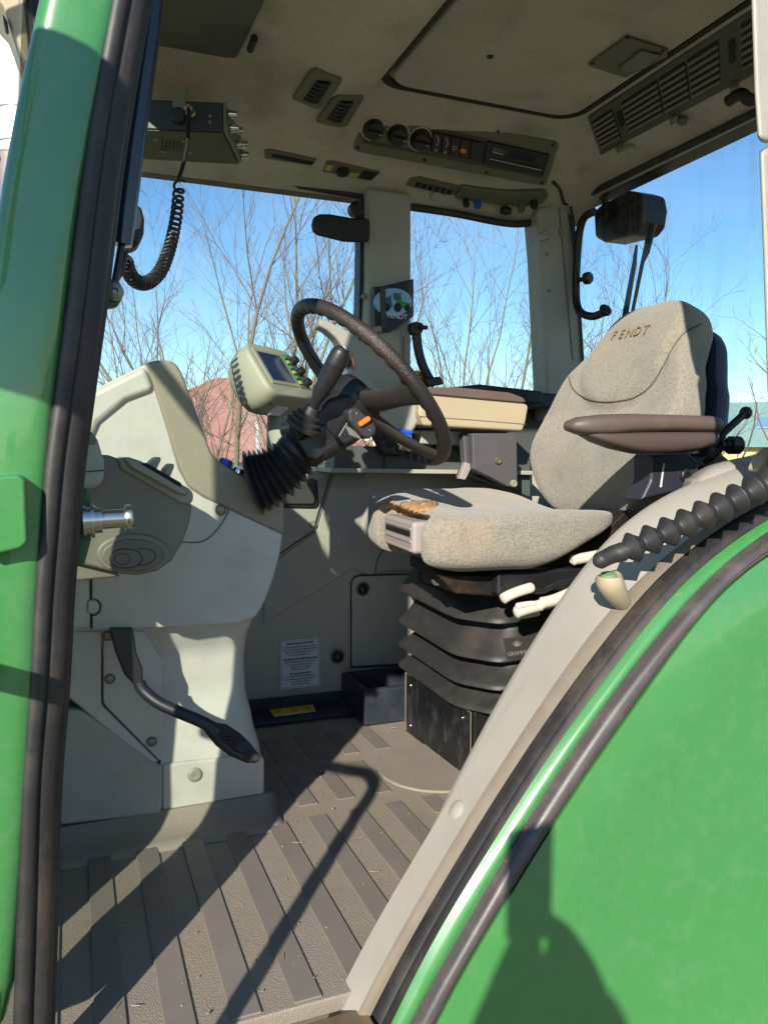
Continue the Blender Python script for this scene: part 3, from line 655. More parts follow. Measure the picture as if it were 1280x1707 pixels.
def at(L_, y): return [PY(a, b, y if not isinstance(y, tuple) else lerp(y[0], y[1], sstep(1750, 1000, b) if False else 1-sstep(1000, 1750, b))) for a, b in L_]
def bandsurf(name, mat, La, ya, Lb, yb, prof, parent=cab, back=.05):
    """strip between two lines; prof lists (share of the width, height towards the door side)"""
    a = at(La, ya); b = at(Lb, yb); rows = [[p+(p-CAM)*back*.8+V((.01, 0, -.004)) for p in a]]
    for t, h in prof: rows.append([lerp(a[i], b[i], t)+V((0, -h, 0)) for i in range(N_)])
    rows.append([p+V((0, back, 0)) for p in b])
    return MB().grid(rows).obj(name, mat, parent, ang=50)
round_ = lambda h, n=10: [(k/n, h*4*(k/n)*(1-k/n)) for k in range(n+1)]
SEAL2 = M('flat_seal', (66, 60, 60), .42, var=.15, dirt=(120, 106, 98), dirtamt=.4, dirts=16, bump=.12, bs=160, bd=.001)
trim = bandsurf('doorway_trim', CREAM, A_, (.975, 1.11), B_, (.955, .995), [(0, 0), (.02, .010), (.06, .018), (.12, .022), (.25, .022), (.5, .018), (.75, .010), (1, 0)], back=.06)
bandsurf('trim_edge', DUSTSEAL, B_, (.953, .993), M_, (.948, .975), [(0, .0), (.15, .004), (.5, .005), (.85, .004), (1, 0)])
bandsurf('frame_seal', SEALM, M_, (.950, .978), C_, (.940, .955), [(0, -.008), (.06, -.008), (.16, .004), (.26, .010), (.36, .012), (.48, .009), (.6, .007), (.9, .005), (1, -.003)])
bandsurf('doorway_frame', GREEN, C_, (.942, .957), D_, (.932, .945), [(-.05, 0), (.1, .002), (.3, .0055), (.5, .007), (.7, .006), (.9, .002), (1.05, -.002)])
bandsurf('guard_seal', SEAL2, D_, (.930, .942), E_, (.918, .925), [(0, -.012), (.05, -.008), (.16, .006), (.24, .009), (.4, .010), (.56, .009), (.64, .005), (.74, .0), (.86, -.001), (1, -.006)])
# wheel guard: a big convex painted panel that swells towards the camera and runs on behind the frame edge
def guard():
    e = at(E_, .935); rows = []
    K = 26
    for k in range(K+1):
        t = k/K; d = t*.95; row = []
        for i in range(N_):
            p = e[i]; a = e[max(i-1, 0)]; b = e[min(i+1, N_-1)]
            tg = (b-a).normalized(); nrm = V((tg.z, 0, -tg.x)).normalized(); nrm = (nrm+V((.55, 0, -.75))*1.1*t).normalized()
            row.append(p+nrm*d+V((0, -.012*sstep(0, .06, d) - .16*sstep(0, 1.1, d), 0)))
        rows.append(row)
    rows.insert(0, [p+V((0, .04, 0)) for p in e])
    g = MB().grid(rows).obj('wheel_guard', GREEN, cab, solid=.004)
    return g
wg = guard()
# cap plug in the trim
pc, nn = cast(trim, 761, 1350)
if pc: lathe('trim_plug', CREAM, trim, pc, nn, [(-.002, .0155), (.0015, .015), (.004, .011), (.005, 0)], 24)
# corner shelf over the rear wheel guard, inside, and the near rear pillar
def shelf():
    rows = []
    prof = [(1.0, 775), (1.05, 768), (1.15, 790)]
    up = resample([(1150, 812), (1158, 790), (1172, 778), (1200, 770), (1240, 765), (1290, 752), (1340, 740)], 30)
    lo = resample([(1130, 830), (1160, 815), (1180, 808), (1210, 800), (1240, 795), (1290, 790), (1340, 785)], 30)
    rows = [[PY(a, b, 1.16)+V((.02, .04, -.02)) for a, b in up], [PY(a, b, 1.16)+V((0, .02, -.001)) for a, b in up], [PY(a, b, 1.145) for a, b in up], [PY(lerp(a[0], b[0], .3), lerp(a[1], b[1], .3), 1.11) for a, b in zip(up, lo)], [PY(a, b, 1.09) for a, b in lo], [PY(a, b+30, 1.10) for a, b in lo]]
    MB().grid(rows).obj('corner_shelf', CREAM, cab, ang=75)
shelf()
def splayed(name, px):
    return MB().rings([polyY(px, .905), polyY(px, .93), polyY(px, 1.12)]).obj(name, CREAM, cab, .012, 3)
splayed('near_rear_pillar', [(1251, -220), (1252, 0), (1257, 150), (1263, 238), (1330, 238), (1330, -220)])
splayed('pillar_lower_cover', [(1265, 246), (1335, 246), (1345, 790), (1287, 790), (1283, 760), (1278, 620), (1272, 430)])
slab('pillar_cap', BEIGE, cab, [(1262, 786), (1275, 758), (1292, 745), (1340, 740), (1340, 790)], .99, .03, .010, 3)
box('near_rear_post', GREEN, cab, (1.33, .98, 1.1), (.10, .06, 1.1), .02)

# ---- ribbed rubber sleeve (door cable) on its cone
slv = thing('ribbed_cable_sleeve', 'ribbed black rubber cable sleeve lying over the doorway trim', 'cable sleeve', tuple(PY(1000, 940, .96)))
path = smoothpath([PY(990, 940, .945), PY(1020, 925, .945), PY(1042, 918, .94), PY(1100, 893, .93), PY(1160, 865, .92), PY(1220, 836, .91), PY(1290, 800, .90), PY(1350, 768, .89)], 30)
L_ = [0]
for a, b in zip(path, path[1:]): L_.append(L_[-1]+(b-a).length)
neck = (PY(1040, 918, .94)-PY(990, 940, .945)).length
pp, rr = [], []
tot = L_[-1]; n = 330; j = 0; pitch = .0315
for i in range(n+1):
    t = tot*i/n
    while j < len(L_)-2 and L_[j+1] < t: j += 1
    q = lerp(path[j], path[j+1], (t-L_[j])/max(1e-9, L_[j+1]-L_[j])); pp.append(q)
    if t < neck:
        r = .0125*min(1, math.sqrt(max(0.02, t/.010))) + .002*sstep(.02, neck, t)
    else:
        ph = ((t-neck)/pitch) % 1; tri = 1-abs(2*ph-1); r = .0115+.0125*tri**1.15
        r *= lerp(1, 1.12, (t-neck)/tot)
    rr.append(r)
sl_o = MB().tube(pp, rr, 22).obj('ribbed_sleeve', RUBBER, slv, ang=60)
cone_pts = [((1014, 961), .018, 0), ((1014, 964), .0205, 0), ((1018, 974), .0205, .002), ((1026, 988), .018, .010), ((1036, 1002), .015, .022), ((1044, 1012), .010, .036)]
cone = MB().tube([PY(a[0], a[1], .962+dy) for a, r, dy in cone_pts], [r for a, r, dy in cone_pts], 20).obj('sleeve_cone', BEIGE, slv)
lathe('sleeve_gasket', M('gasket_green', (112, 140, 104), .6), slv, PY(1014, 958, .962), (-.15, -.1, 1), [(-.006, .0120), (.002, .0115), (.003, 0)], 20)

# ---- exhaust, roof corner and mirror outside
ex = thing('exhaust_stack', 'pale exhaust pipe with dark perforated heat shield outside the cab front', 'exhaust', (-.16, 2.5, -.6))
c0x = PY(40, 400, 2.5)
lathe('heat_shield', M('heat_shield_grey', (112, 106, 104), .5, .3, var=.1, dirt=(80, 74, 70), dirtamt=.4), ex, V((c0x.x, 2.5, -.6)), (0, 0, 1), [(0, .10), (2.18, .10), (2.185, .096), (2.185, .06)], 32)
for zz in (1.56, 1.40):
    for a in (-.9, -.3, .35):
        q = V((c0x.x+.10*math.sin(a-.3), 2.5-.10*math.cos(a-.3), zz)); screw('shield_bolt', ex, q, (math.sin(a-.3), -math.cos(a-.3), 0), .011)
PIPE = M('pale_pipe', (214, 210, 204), .35, .4, var=.05, dirt=(150, 146, 140), dirtamt=.2)
zt = PY(20, 262, 2.5).z
lathe('pipe', PIPE, ex, V((c0x.x, 2.5, 1.5)), (0, 0, 1), [(0, .062), (zt-1.5+.03, .062), (zt-1.5+.032, .066), (zt-1.5+.05, .066), (zt-1.5+.052, .062), (zt-1.5+.12, .062), (zt-1.5+.122, .066), (zt-1.5+.14, .066), (zt-1.5+.142, .062), (zt-1.5+.2, .062)], 32)
tube('pipe_elbow', PIPE, ex, smoothpath([(c0x.x, 2.5, zt+.18), (c0x.x, 2.5, zt+.27), (c0x.x-.03, 2.5, zt+.37), (c0x.x-.14, 2.5, zt+.47), (c0x.x-.34, 2.5, zt+.55)], 8), [.062]*33, 24)
rc = thing('roof_marker_housing', 'beige and black lamp housing under the roof corner above the exhaust', 'lamp housing', tuple(PY(40, 60, 1.25)))
slab('housing_body', BEIGE, rc, [(-60, -160), (48, -160), (44, 0), (53, 112), (40, 100), (4, 8), (-60, -70)], 1.28, .12, .008, 3)
slab('housing_edge', BLACK, rc, [(46, -160), (100, -160), (84, 0), (72, 60), (61, 132), (54, 108)], 1.27, .10, .006)
slab('housing_clip', BLACK, rc, [(4, 20), (13, 34), (12, 42), (6, 38)], 1.27, .03, .003)
mi = thing('door_mirror', 'black exterior mirror head on its arm beside the cab front', 'mirror', (-.36, .52, .9))
mc = V((-.02, 1.0, 1.0)) - SD*.62
MB().box(mc, (.20, .06, .40), Matrix.Rotation(R(-35), 3, 'Z')).obj('mirror_head', BLACK, mi, .04, 4)
MB().box(mc+V((.018, .026, 0)), (.17, .006, .36), Matrix.Rotation(R(-35), 3, 'Z')).obj('mirror_glass', CHROME, mi, .002)
tube('mirror_arm', BLACK, mi, smoothpath([mc, mc+V((-.12, .08, .15)), (-.35, 1.0, 1.45), (-.12, 1.05, 1.58)], 8), .014, 10)
hr = thing('step_handrail', 'black bent handrail standing beside the cab steps', 'handrail', (-.14, .57, -1.0))
tube('rail', BLACK, hr, smoothpath([(-.14, .57, -1.0), (-.135, .575, -.3), (-.13, .58, .40), (-.125, .585, .54), (-.115, .60, .61), (-.13, .63, .635), (-.16, .68, .63), (-.22, .78, .62), (-.26, .92, .60)], 8), .0145, 12)
# ================================================================== front console
db = thing('dashboard', 'pale grey front console with grained tan border and rounded foot', 'dashboard', (.15, 1.8, 0))
YD = 1.56
body = slab('console_body', GREY, db, [(40, 712), (95, 680), (150, 652), (200, 627), (243, 606), (252, 612), (300, 782), (316, 812), (340, 828), (472, 890), (467, 925), (457, 962), (442, 1003), (428, 1028), (400, 1040), (300, 1046), (152, 1052), (40, 1056)], YD, .45, .016, 4)
slab('console_border', TAN, db, [(243, 604), (262, 600), (284, 600), (295, 606), (304, 622), (352, 752), (360, 764), (372, 773), (474, 834), (474, 892), (340, 829), (316, 813), (300, 783)], YD-.006, .47, .007, 3)
slab('console_shoulder', GREY, db, [(60, 715), (150, 655), (243, 609), (258, 650), (210, 668), (165, 705), (150, 740), (60, 790)], YD-.012, .4, .012, 4)
# foot: concave below the overhang, rounded rear edge
def foot():
    UR = [(1020, 432), (1040, 424), (1062, 415), (1100, 411), (1150, 413), (1200, 424), (1255, 438), (1270, 440), (1345, 440)]
    YN = [(1020, 1.585), (1045, 1.60), (1080, 1.628), (1140, 1.632), (1200, 1.612), (1260, 1.60), (1345, 1.60)]
    rows = []
    for i in range(29):
        v = lerp(1020, 1352, i/28); yn = interp(YN, v); ur = interp(UR, v); xr = PY(ur, v, yn).x; z = PY(ur, v, yn).z
        row = [V((x, yn, z)) for x in (-.2, -.1, 0, .08, .16, .24, xr-.06)]
        r = .03
        for k in range(7): a = R(k*15); row.append(V((xr-r+r*math.sin(a), yn+r-r*math.cos(a), z)))
        row.append(V((xr, 2.05, z))); rows.append(row)
    return MB().grid(rows).obj('console_foot', GREY, db, ang=60)
ft = foot()
slab('foot_base', GREY, ft, [(271, 1275), (380, 1263), (432, 1257), (441, 1266), (441, 1341), (271, 1358)], 1.594, .08, .006, 3)
slab('lower_side_panel', GREY2, ft, [(40, 1183), (128, 1183), (140, 1188), (262, 1275), (269, 1277), (269, 1358), (40, 1384)], 1.582, .04, .007, 3)
slab('dark_gap', INK, ft, [(60, 1120), (110, 1150), (268, 1268), (268, 1280), (140, 1195), (60, 1195)], 1.599, .02, 0)
slab('kick_frame', GREY, ft, [(40, 1046), (169, 1052), (169, 1176), (266, 1272), (250, 1276), (112, 1163), (40, 1125)], 1.586, .03, .006, 3)
sp_ = slab('screwed_cover', GREY, ft, [(172, 1052), (172, 1170), (178, 1180), (267, 1270), (269, 1262), (269, 1100), (240, 1052)], 1.591, .03, .003)
for u, v in ((183, 1132), (253, 1237), (180, 1060)):
    p = PY(u, v, 1.590); k = screw('cover_screw', sp_, p, (0, -1, 0), .0075); ring('screw_seat', TAUPE, k, p, (0, 1, 0), .0095, .0012, 24)
lathe('foot_plug', PLUG, ft, PY(325, 1292, 1.593), (0, -1, 0), [(-.002, .0155), (.001, .015), (.004, .011), (.0045, .003), (.003, 0)], 24)
p = PY(368, 850, YD-.002); k = screw('console_screw', body, p, (0, -1, 0), .0085); ring('screw_seat', TAUPE, k, p, (0, 1, 0), .0105, .0012, 24)
tube('console_joint', BLACK, body, smoothpath(polyY([(362, 834), (363, 829)], YD-.004), 3), .0012, 6)
tube('console_joint', TAUPE, body, smoothpath(polyY([(300, 903), (330, 904), (350, 895), (368, 875), (382, 848), (370, 843)], YD-.0005), 6), .0016, 6)
slab('hinge_cover', GREY, body, [(40, 968), (150, 965), (151, 1049), (40, 1054)], YD-.012, .05, .010, 3)
tube('hinge_gap', BLACK, body, polyY([(152, 965), (152, 996), (153, 1048)], YD-.004), .0022, 6)
slab('hinge_tab', GREY, body, [(146, 1002), (158, 1001), (165, 1007), (165, 1017), (158, 1023), (146, 1024)], YD-.018, .03, .004)
tube('hinge_tab_gap', BLACK, body, smoothpath(polyY([(153, 1000), (160, 1000), (167, 1006), (167, 1018), (160, 1025), (153, 1026)], YD-.004), 4), .0014, 6)
# warning lamps and buttons behind the border
for (u, v, mt, r) in ((376, 772, BLUEP, .014), (398, 786, CHROME, .012), (420, 798, GRNP, .015), (457, 819, REDP, .015)):
    p = PY(u, v, 1.575); k = lathe('push_button', mt, db, p, (.3, -.2, .9), [(-.02, r*1.0), (.004, r), (.008, r*.8), (.009, 0)], 20)
    lathe('button_collar', BLACK, k, p, (.3, -.2, .9), [(-.03, r*1.35), (-.006, r*1.35), (-.004, r*1.0), (-.004, 0)], 20)

# ---- air vent pod beside the door
vp = thing('air_vent_pod', 'taupe rounded air vent pod with two upright vanes beside the door pillar', 'air vent', tuple(PY(220, 900, 1.36)))
pod = slab('pod_body', TAUPE, vp, [(110, 772), (178, 757), (200, 766), (316, 834), (321, 846), (316, 874), (303, 908), (287, 935), (262, 953), (225, 960), (180, 952), (110, 935)], 1.275, .19, .026, 5)
slab('pod_base', TAUPE, vp, [(100, 930), (160, 930), (195, 955), (200, 962), (130, 968), (100, 962)], 1.30, .2, .008)
lid = slab('pod_rim', M('pod_rim_plastic', (142, 137, 122), .5, var=.05), vp, [(196, 764), (215, 762), (234, 768), (318, 816), (323, 824), (322, 836), (314, 842), (300, 838), (200, 781)], 1.268, .19, .008, 3)
slab('vent_opening', INK, vp, [(234, 773), (244, 771), (304, 806), (302, 813)], 1.262, .13, .003)
slab('rim_front', M('pod_rim_plastic', (142, 137, 122), .5), vp, [(205, 762), (226, 768), (312, 818), (314, 826), (300, 824), (218, 780)], 1.255, .02, .006, 3)
for l in ([(247, 786), (250, 772), (260, 763), (267, 761), (269, 766), (262, 780), (255, 790)], [(272, 798), (276, 783), (284, 774), (290, 772), (291, 778), (285, 792), (279, 803)]):
    slab('vane', M('vane_plastic', (150, 146, 132), .5), vp, l, 1.28, .07, .003)
def ell(u, v, a, b, n=40): return [(u+a*math.cos(k*2*math.pi/n), v+b*math.sin(k*2*math.pi/n)) for k in range(n)]
slab('pod_bezel', TAUPE, vp, ell(222, 924, 62, 35), 1.268, .03, .005, 3)
slab('bezel_face', M('bezel_face', (98, 94, 82), .5), vp, ell(222, 926, 53, 28), 1.2655, .02, .004, 3)
tube('bezel_groove', BLACK, vp, polyY(ell(210, 931, 27, 16), 1.2654), .0008, 6, True)
tube('bezel_groove', BLACK, vp, polyY(ell(204, 932, 13, 9), 1.2654), .0006, 6, True)
tube('bezel_groove', BLACK, vp, smoothpath(polyY([(229, 915), (246, 915), (258, 922), (258, 932), (244, 941), (230, 942)], 1.2654), 4), .0007, 6)
ub = slab('pillar_block', GREY2, vp, [(110, 724), (150, 718), (163, 733), (174, 770), (174, 798), (164, 812), (110, 818)], 1.17, .1, .010, 3)
slab('block_lid', TAUPE, vp, [(110, 722), (149, 716), (162, 731), (160, 742), (110, 742)], 1.168, .09, .004)
slab('block_gap', BLACK, vp, [(110, 788), (174, 783), (174, 785), (110, 790)], 1.169, .02, 0)

# ---- brake pedal
bpz = thing('brake_pedal', 'dark hanging pedal with ribbed rubber pad in front of the console foot', 'pedal', tuple(PY(210, 1055, 1.5)))
slab('pedal_lever', M('pedal_steel', (34, 36, 44), .45, var=.1), bpz, [(182, 1048), (222, 1048), (228, 1090), (238, 1115), (239, 1142), (226, 1146), (207, 1125), (192, 1088)], 1.49, .02, .004)
tube('pedal_rod', M('pedal_steel', (34, 36, 44), .45), bpz, smoothpath([PY(232, 1138, 1.49), PY(240, 1152, 1.485), (PY(265, 1172, 1.47)), PY(300, 1188, 1.455), PY(335, 1203, 1.44), PY(365, 1220, 1.43)], 6), .0115, 12)
pp_ = [(345, 1212), (356, 1203), (378, 1206), (402, 1222), (420, 1240), (436, 1262), (434, 1268), (418, 1268), (388, 1255), (366, 1238)]
pad = MB().prism([PP(u, v, PY(390, 1235, 1.42), V((.35, -.72, .6))) for u, v in pp_], V((.35, -.72, .6))*-.018).obj('pedal_pad', RUBBER, bpz, .005, 2)
q0 = PY(390, 1235, 1.42); nq = V((.35, -.72, .6)).normalized()
for i in range(7):
    for j in range(5):
        u = 362+i*7.2+j*3.0; v = 1208+i*6.0+j*6.2
        if u-v*.85 < -690+0 or True:
            if (u < 405 or v > 1262): MB().box(PP(u, v, q0, nq), (.0052, .0052, .004), Matrix((nq.cross(V((0, 0, 1))).normalized(), nq.cross(nq.cross(V((0, 0, 1)))).normalized(), nq)).transposed()).obj('pad_stud', RUBBER, pad)
MB().prism([PP(u, v, q0+nq*.001, nq) for u, v in ((396, 1238), (412, 1236), (424, 1252), (402, 1256), (390, 1248))], nq*.004).obj('worn_patch', M('worn_steel', (70, 72, 78), .35, .6, var=.2), pad, .001)

# ================================================================== steering
st = thing('steering_column', 'adjustable steering column with dark leather wheel, stalk and rubber gaiter', 'steering wheel', tuple(PY(430, 810, 1.56)))
WC = V((.578, 1.525, .899)); WN = V((.73, 0, .683)).normalized(); WD = V((-.683, 0, .73)); WE = V((0, 1, 0))
RW = .207
def WP(phi, r=RW, off=0): return WC+(WD*math.cos(phi)+WE*math.sin(phi))*r+WN*off
n = 240; rings = []
for i in range(n):
    phi = i*2*math.pi/n; c = WP(phi); rad = (c-WC).normalized(); rg_ = []
    for k in range(14):
        a = k*2*math.pi/14
        g = max(0, -math.cos(a-.6))                          # finger grips on the inner back of the rim
        rr_ = .0144+.0020*g*math.sin(phi*40)
        rg_.append(c+(rad*math.cos(a)+WN*math.sin(a))*rr_)
    rings.append(rg_)
wheel = MB().rings(rings, caps=False, closed=True).obj('wheel_rim', LEATHER, st, ang=80)
HB = WC-WN*.045
def spoke(phi, name='wheel_spoke', w0=.030, w1=.022, mat=LEATHER):
    a = HB+(WP(phi)-WC)*.12; b = WP(phi, RW-.004, -.004); side = (WP(phi+.01)-WP(phi)).normalized()
    rings = []
    for t in (0, .25, .5, .75, 1):
        c = lerp(a, b, t)-WN*.010*math.sin(math.pi*t); w_ = lerp(w0, w1, min(1, t*1.4)) + (.012*t**6); th = lerp(.012, .0085, t)
        rings.append([c+side*w_*math.cos(q*math.pi/6)*1.0+WN*th*math.sin(q*math.pi/6) for q in range(12)])
    return MB().rings(rings).obj(name, mat, wheel, ang=60)
SPK = M('spoke_plastic', (52, 48, 46), .5, var=.15, bump=.5, bs=500, bd=.001)
for ph in (R(48), R(196), R(262)): spoke(ph, mat=SPK)
lathe('wheel_hub', BLACK, wheel, HB-WN*.03, WN, [(0, .045), (.02, .055), (.045, .058), (.055, .052), (.06, .03), (.06, 0)], 32)
# column housing, from the hub down into the gaiter
CT, CB_ = PY(508, 747, 1.53), PY(418, 806, 1.565)
MB().tube([HB-WN*.01, lerp(HB, CT, .5), CT+V((0, 0, .01)), lerp(CT, CB_, .3)], [.05, .050, .045, .04], 20).obj('column_tube', BLACK, st)
slab('column_housing', BLACK, st, [(482, 706), (520, 690), (548, 664), (580, 655), (606, 664), (612, 690), (596, 712), (560, 742), (532, 762), (512, 760), (492, 738)], 1.475, .10, .014, 3)
slab('housing_side', M('housing_side', (30, 30, 33), .35), st, [(495, 735), (540, 705), (560, 725), (556, 748), (528, 768), (512, 764)], 1.468, .05, .006)
n_r = 9; ax = (CB_-CT); pth = []; rad = []
for i in range(n_r*8+1):
    t = i/(n_r*8); ph = (t*n_r) % 1; tri = 1-abs(2*ph-1)
    pth.append(CT+ax*t+V((0, 0, -.012*math.sin(math.pi*t)))); rad.append(lerp(.038, .062, t**.8)+.014*(tri-.5))
MB().tube(pth, rad, 36).obj('column_gaiter', M('gaiter_rubber', (50, 50, 52), .3, var=.1, dirt=(84, 80, 74), dirtamt=.15), st, ang=70)
# multi-function stalk
b0 = PY(512, 697, 1.45)
sx = (PY(560, 605, 1.40)-b0).normalized()
lathe('stalk_boot', RUBBER, st, b0-sx*.02, sx, [(0, .036), (.008, .036), (.010, .030), (.018, .031), (.020, .024), (.028, .025), (.031, .018), (.045, .013), (.045, 0)], 28)
lathe('stalk', BLACK, st, b0+sx*.02, sx, [(0, 0.0097), (.02, 0.0109), (.04, 0.0164), (.058, 0.0172), (.0585, 0.0164), (.0600, 0.0164), (.0605, 0.0181), (.095, 0.0197), (.0955, 0.0189), (.0970, 0.0189), (.0975, 0.0200), (.120, 0.0189), (.127, 0.0160), (.128, 0.0134), (.131, 0.0130), (.132, 0.0109), (.132, 0)], 28)
sth = b0+sx*.1525
text('stalk_symbol', '\u2227', INKW, st, sth+sx*.0006, RT, UP, .012, .0002)
# adjusting lever with vents and the orange rocker
tube('side_lever', BLACK, st, smoothpath([PY(520, 768, 1.50), PY(545, 752, 1.48), PY(580, 728, 1.44), PY(600, 712, 1.42)], 5), [.014]*5+[.016]*5+[.018]*6, 12)
slab('lever_cover', BLACK, st, [(562, 728), (580, 698), (596, 716), (606, 726), (574, 742)], 1.405, .03, .005)
for i in range(5): slab('vent_slit', M('slit_grey', (112, 108, 100), .5), st, [(577+i*3.8, 713+i*2.6), (580+i*3.8, 709+i*2.6), (586+i*3.8, 724+i*1.4), (584+i*3.8, 727+i*1.4)], 1.402, .006, .0008)
sw = slab('switch_box', M('switch_grey', (46, 43, 44), .5, var=.1), st, [(580, 686), (586, 680), (597, 679), (622, 702), (628, 712), (627, 723), (615, 732), (606, 729), (582, 702)], 1.385, .035, .006, 3)
slab('orange_rocker', ORANGE, sw, [(599, 704), (615, 693), (619, 697), (618, 701), (603, 711), (600, 709)], 1.376, .02, .003)
for u, v in ((594, 689), (616, 717)): screw('switch_screw', sw, PY(u, v, 1.385), (0, -1, 0), .0025)

# ================================================================== terminal on its post
te = thing('display_terminal', 'beige-grey display terminal with blue screen and green keys behind the wheel', 'monitor', tuple(PY(465, 735, 1.75)))
dA = ray(424, 588); tA = 1.72/dA.y
tA_P = CAM+dA*tA; tB_P = CAM+ray(463, 596)*(tA+.08); tD_P = CAM+ray(452, 636)*(tA-.0156)
tx = (tB_P-tA_P); W_ = tx.length; tx.normalize(); ty = (tA_P-tD_P); ty = (ty-tx*ty.dot(tx)); H_ = ty.length; ty.normalize(); tz = tx.cross(ty)
TM = Matrix((tx, ty, tz)).transposed()
def TP(a, b, c=0): return tD_P+tx*a+ty*b+tz*c
def tbox(name, mat, x0, x1, y0, y1, z0, z1, parent=te, bev=.003, seg=3): return MB().box(TP((x0+x1)/2, (y0+y1)/2, (z0+z1)/2), (x1-x0, y1-y0, z1-z0), TM).obj(name, mat, parent, bev, seg)
TB = M('terminal_plastic', (158, 156, 138), .5, var=.04, bump=.12, bs=500, bd=.0006)
X0, X1, Y0_, Y1_ = -.030, W_+.066, -.040, H_+.026
# shell: rounded front tapering to a swollen back
def shell():
    rs = []
    for z, k, e in ((.005, .93, .36), (.002, .985, .36), (-.006, 1.0, .38), (-.022, 1.03, .4), (-.05, 1.0, .45), (-.075, .90, .52), (-.092, .72, .6), (-.102, .45, .75), (-.105, .15, .9)):
        cx, cy = (X0+X1)/2, (Y0_+Y1_)/2; hx, hy = (X1-X0)/2*k, (Y1_-Y0_)/2*k; r_ = []
        for q in range(72):
            a = q*2*math.pi/72; r_.append(TP(cx+hx*math.copysign(abs(math.cos(a))**e, math.cos(a)), cy+hy*math.copysign(abs(math.sin(a))**e, math.sin(a)), z))
        rs.append(r_)
    return MB().rings(rs).obj('terminal_shell', TB, te, ang=85)
tsh = shell()
tbox('screen_bezel', TB, -.010, W_+.008, -.010, H_+.010, .002, .007, tsh, .003)
tbox('screen', SCREEN, 0, W_, 0, H_, .004, .0078, tsh, .001)
tbox('key_panel', M('key_panel', (88, 92, 84), .5), W_+.013, W_+.052, -.012, H_+.008, .003, .0062, tsh, .002)
for i in range(6):
    y = H_-.006-i*.0145
    tbox('key', GRNP if i % 2 == 0 else LIMEP, W_+.016, W_+.028, y, y+.009, .005, .0095, tsh, .0015)
for i in range(3):
    c = TP(W_+.043, H_-.012-i*.032, .006)
    lathe('rotary_button', BLACK, tsh, c, tz, [(0, .010), (.014, .0095), (.016, .007), (.016, 0)], 18)
text('terminal_lettering', 'FENDT', INKW, tsh, TP(W_*.62, -.022, .0046), tx, ty, .0135, .0003, bold=.0003)
tbox('shell_clip', INK, X0+.02, X0+.028, Y0_-.002, Y0_+.006, -.03, -.022, tsh, .001)
MB().box(TP(W_*.5, Y0_-.002, -.045), (.045, .006, .03), TM).obj('type_label', PAPER, tsh)
lathe('terminal_post', GREY2, te, PY(468, 742, 1.80), (0, 0, 1), [(-.12, .034), (.02, .033), (.06, .031), (.075, .031), (.09, .034), (.10, .03), (.10, 0)], 28)

# ================================================================== right console: joystick, armrest, ledge
rc2 = thing('side_console', 'grey-green side console with dark drawer front along the far wall', 'console', (.9, 2.05, .7))
slab('console_lower', M('console_dark', (74, 80, 76), .55, var=.06), rc2, [(560, 742), (775, 748), (885, 760), (885, 830), (770, 786), (556, 786)], 2.10, .09, .006)
slab('console_groove', INK, rc2, [(640, 744), (642, 744), (642, 784), (640, 784)], 2.098, .004, 0)
slab('console_ledge', GREY2, rc2, [(552, 780), (900, 785), (900, 792), (552, 788)], 2.07, .14, .003)
slab('console_nose', GREY2, rc2, [(600, 672), (700, 672), (702, 700), (690, 722), (620, 722), (596, 712)], 1.96, .14, .014, 3)
slab('console_flank', GREY2, rc2, [(700, 716), (772, 718), (772, 742), (700, 740)], 2.02, .10, .006)
slab('cup_recess', NAVY, rc2, [(620, 722), (720, 722), (716, 760), (640, 760)], 2.06, .03, .01)
slab('blue_cap', BLUEP, rc2, [(662, 722), (688, 724), (688, 733), (660, 732)], 1.93, .03, .004)
tube('cap_rib', BLUEP, rc2, polyY([(664, 719), (686, 721)], 1.945), .006, 8)
jy = thing('joystick', 'grey hand-grip joystick with orange sticker and black boot behind the wheel rim', 'joystick', tuple(PY(605, 665, 1.85)))
jg = slab('grip', M('grip_plastic', (150, 150, 140), .5, var=.04), jy, [(532, 531), (545, 533), (580, 551), (602, 567), (611, 580), (611, 600), (608, 622), (618, 634), (630, 645), (626, 652), (600, 650), (582, 641), (584, 628), (588, 612), (584, 596), (574, 583), (560, 563), (545, 550), (532, 543)], 1.835, .05, .014, 4)
slab('sticker', ORANGE, jg, [(583, 590), (588, 588), (595, 613), (590, 616)], 1.833, .003, 0)
slab('sticker_mark', PAPER, jg, [(586, 596), (588, 595), (591, 608), (589, 609)], 1.832, .002, 0)
slab('thumb_button', BLACK, jg, [(576, 592), (581, 594), (586, 606), (583, 614), (578, 604)], 1.83, .03, .003)
p = PY(606, 662, 1.86)
lathe('boot', RUBBER, jy, p-V((0, 0, .02)), (0, -.1, 1), [(0, .052), (.008, .052), (.012, .046), (.018, .047), (.022, .038), (.030, .036), (.034, .028), (.034, 0)], 30)
lathe('boot_ring', GREY2, jy, p-V((0, 0, .034)), (0, 0, 1), [(0, .062), (.012, .062), (.017, .054), (.017, 0)], 30)
ar = thing('control_armrest', 'beige armrest box with brown padded top beyond the steering wheel', 'armrest', tuple(PY(790, 740, 1.98)))
slab('armrest_box', BEIGE, ar, [(700, 660), (706, 652), (868, 668), (882, 676), (878, 700), (872, 719), (706, 710), (698, 690)], 1.93, .15, .010, 3)
slab('armrest_pad', BROWN, ar, [(703, 650), (715, 645), (760, 645), (850, 654), (872, 662), (878, 670), (868, 671), (703, 656)], 1.922, .165, .007, 3)
tube('box_joint', TAUPE, ar, polyY([(700, 694), (778, 699), (876, 707)], 1.9295), .0013, 6)
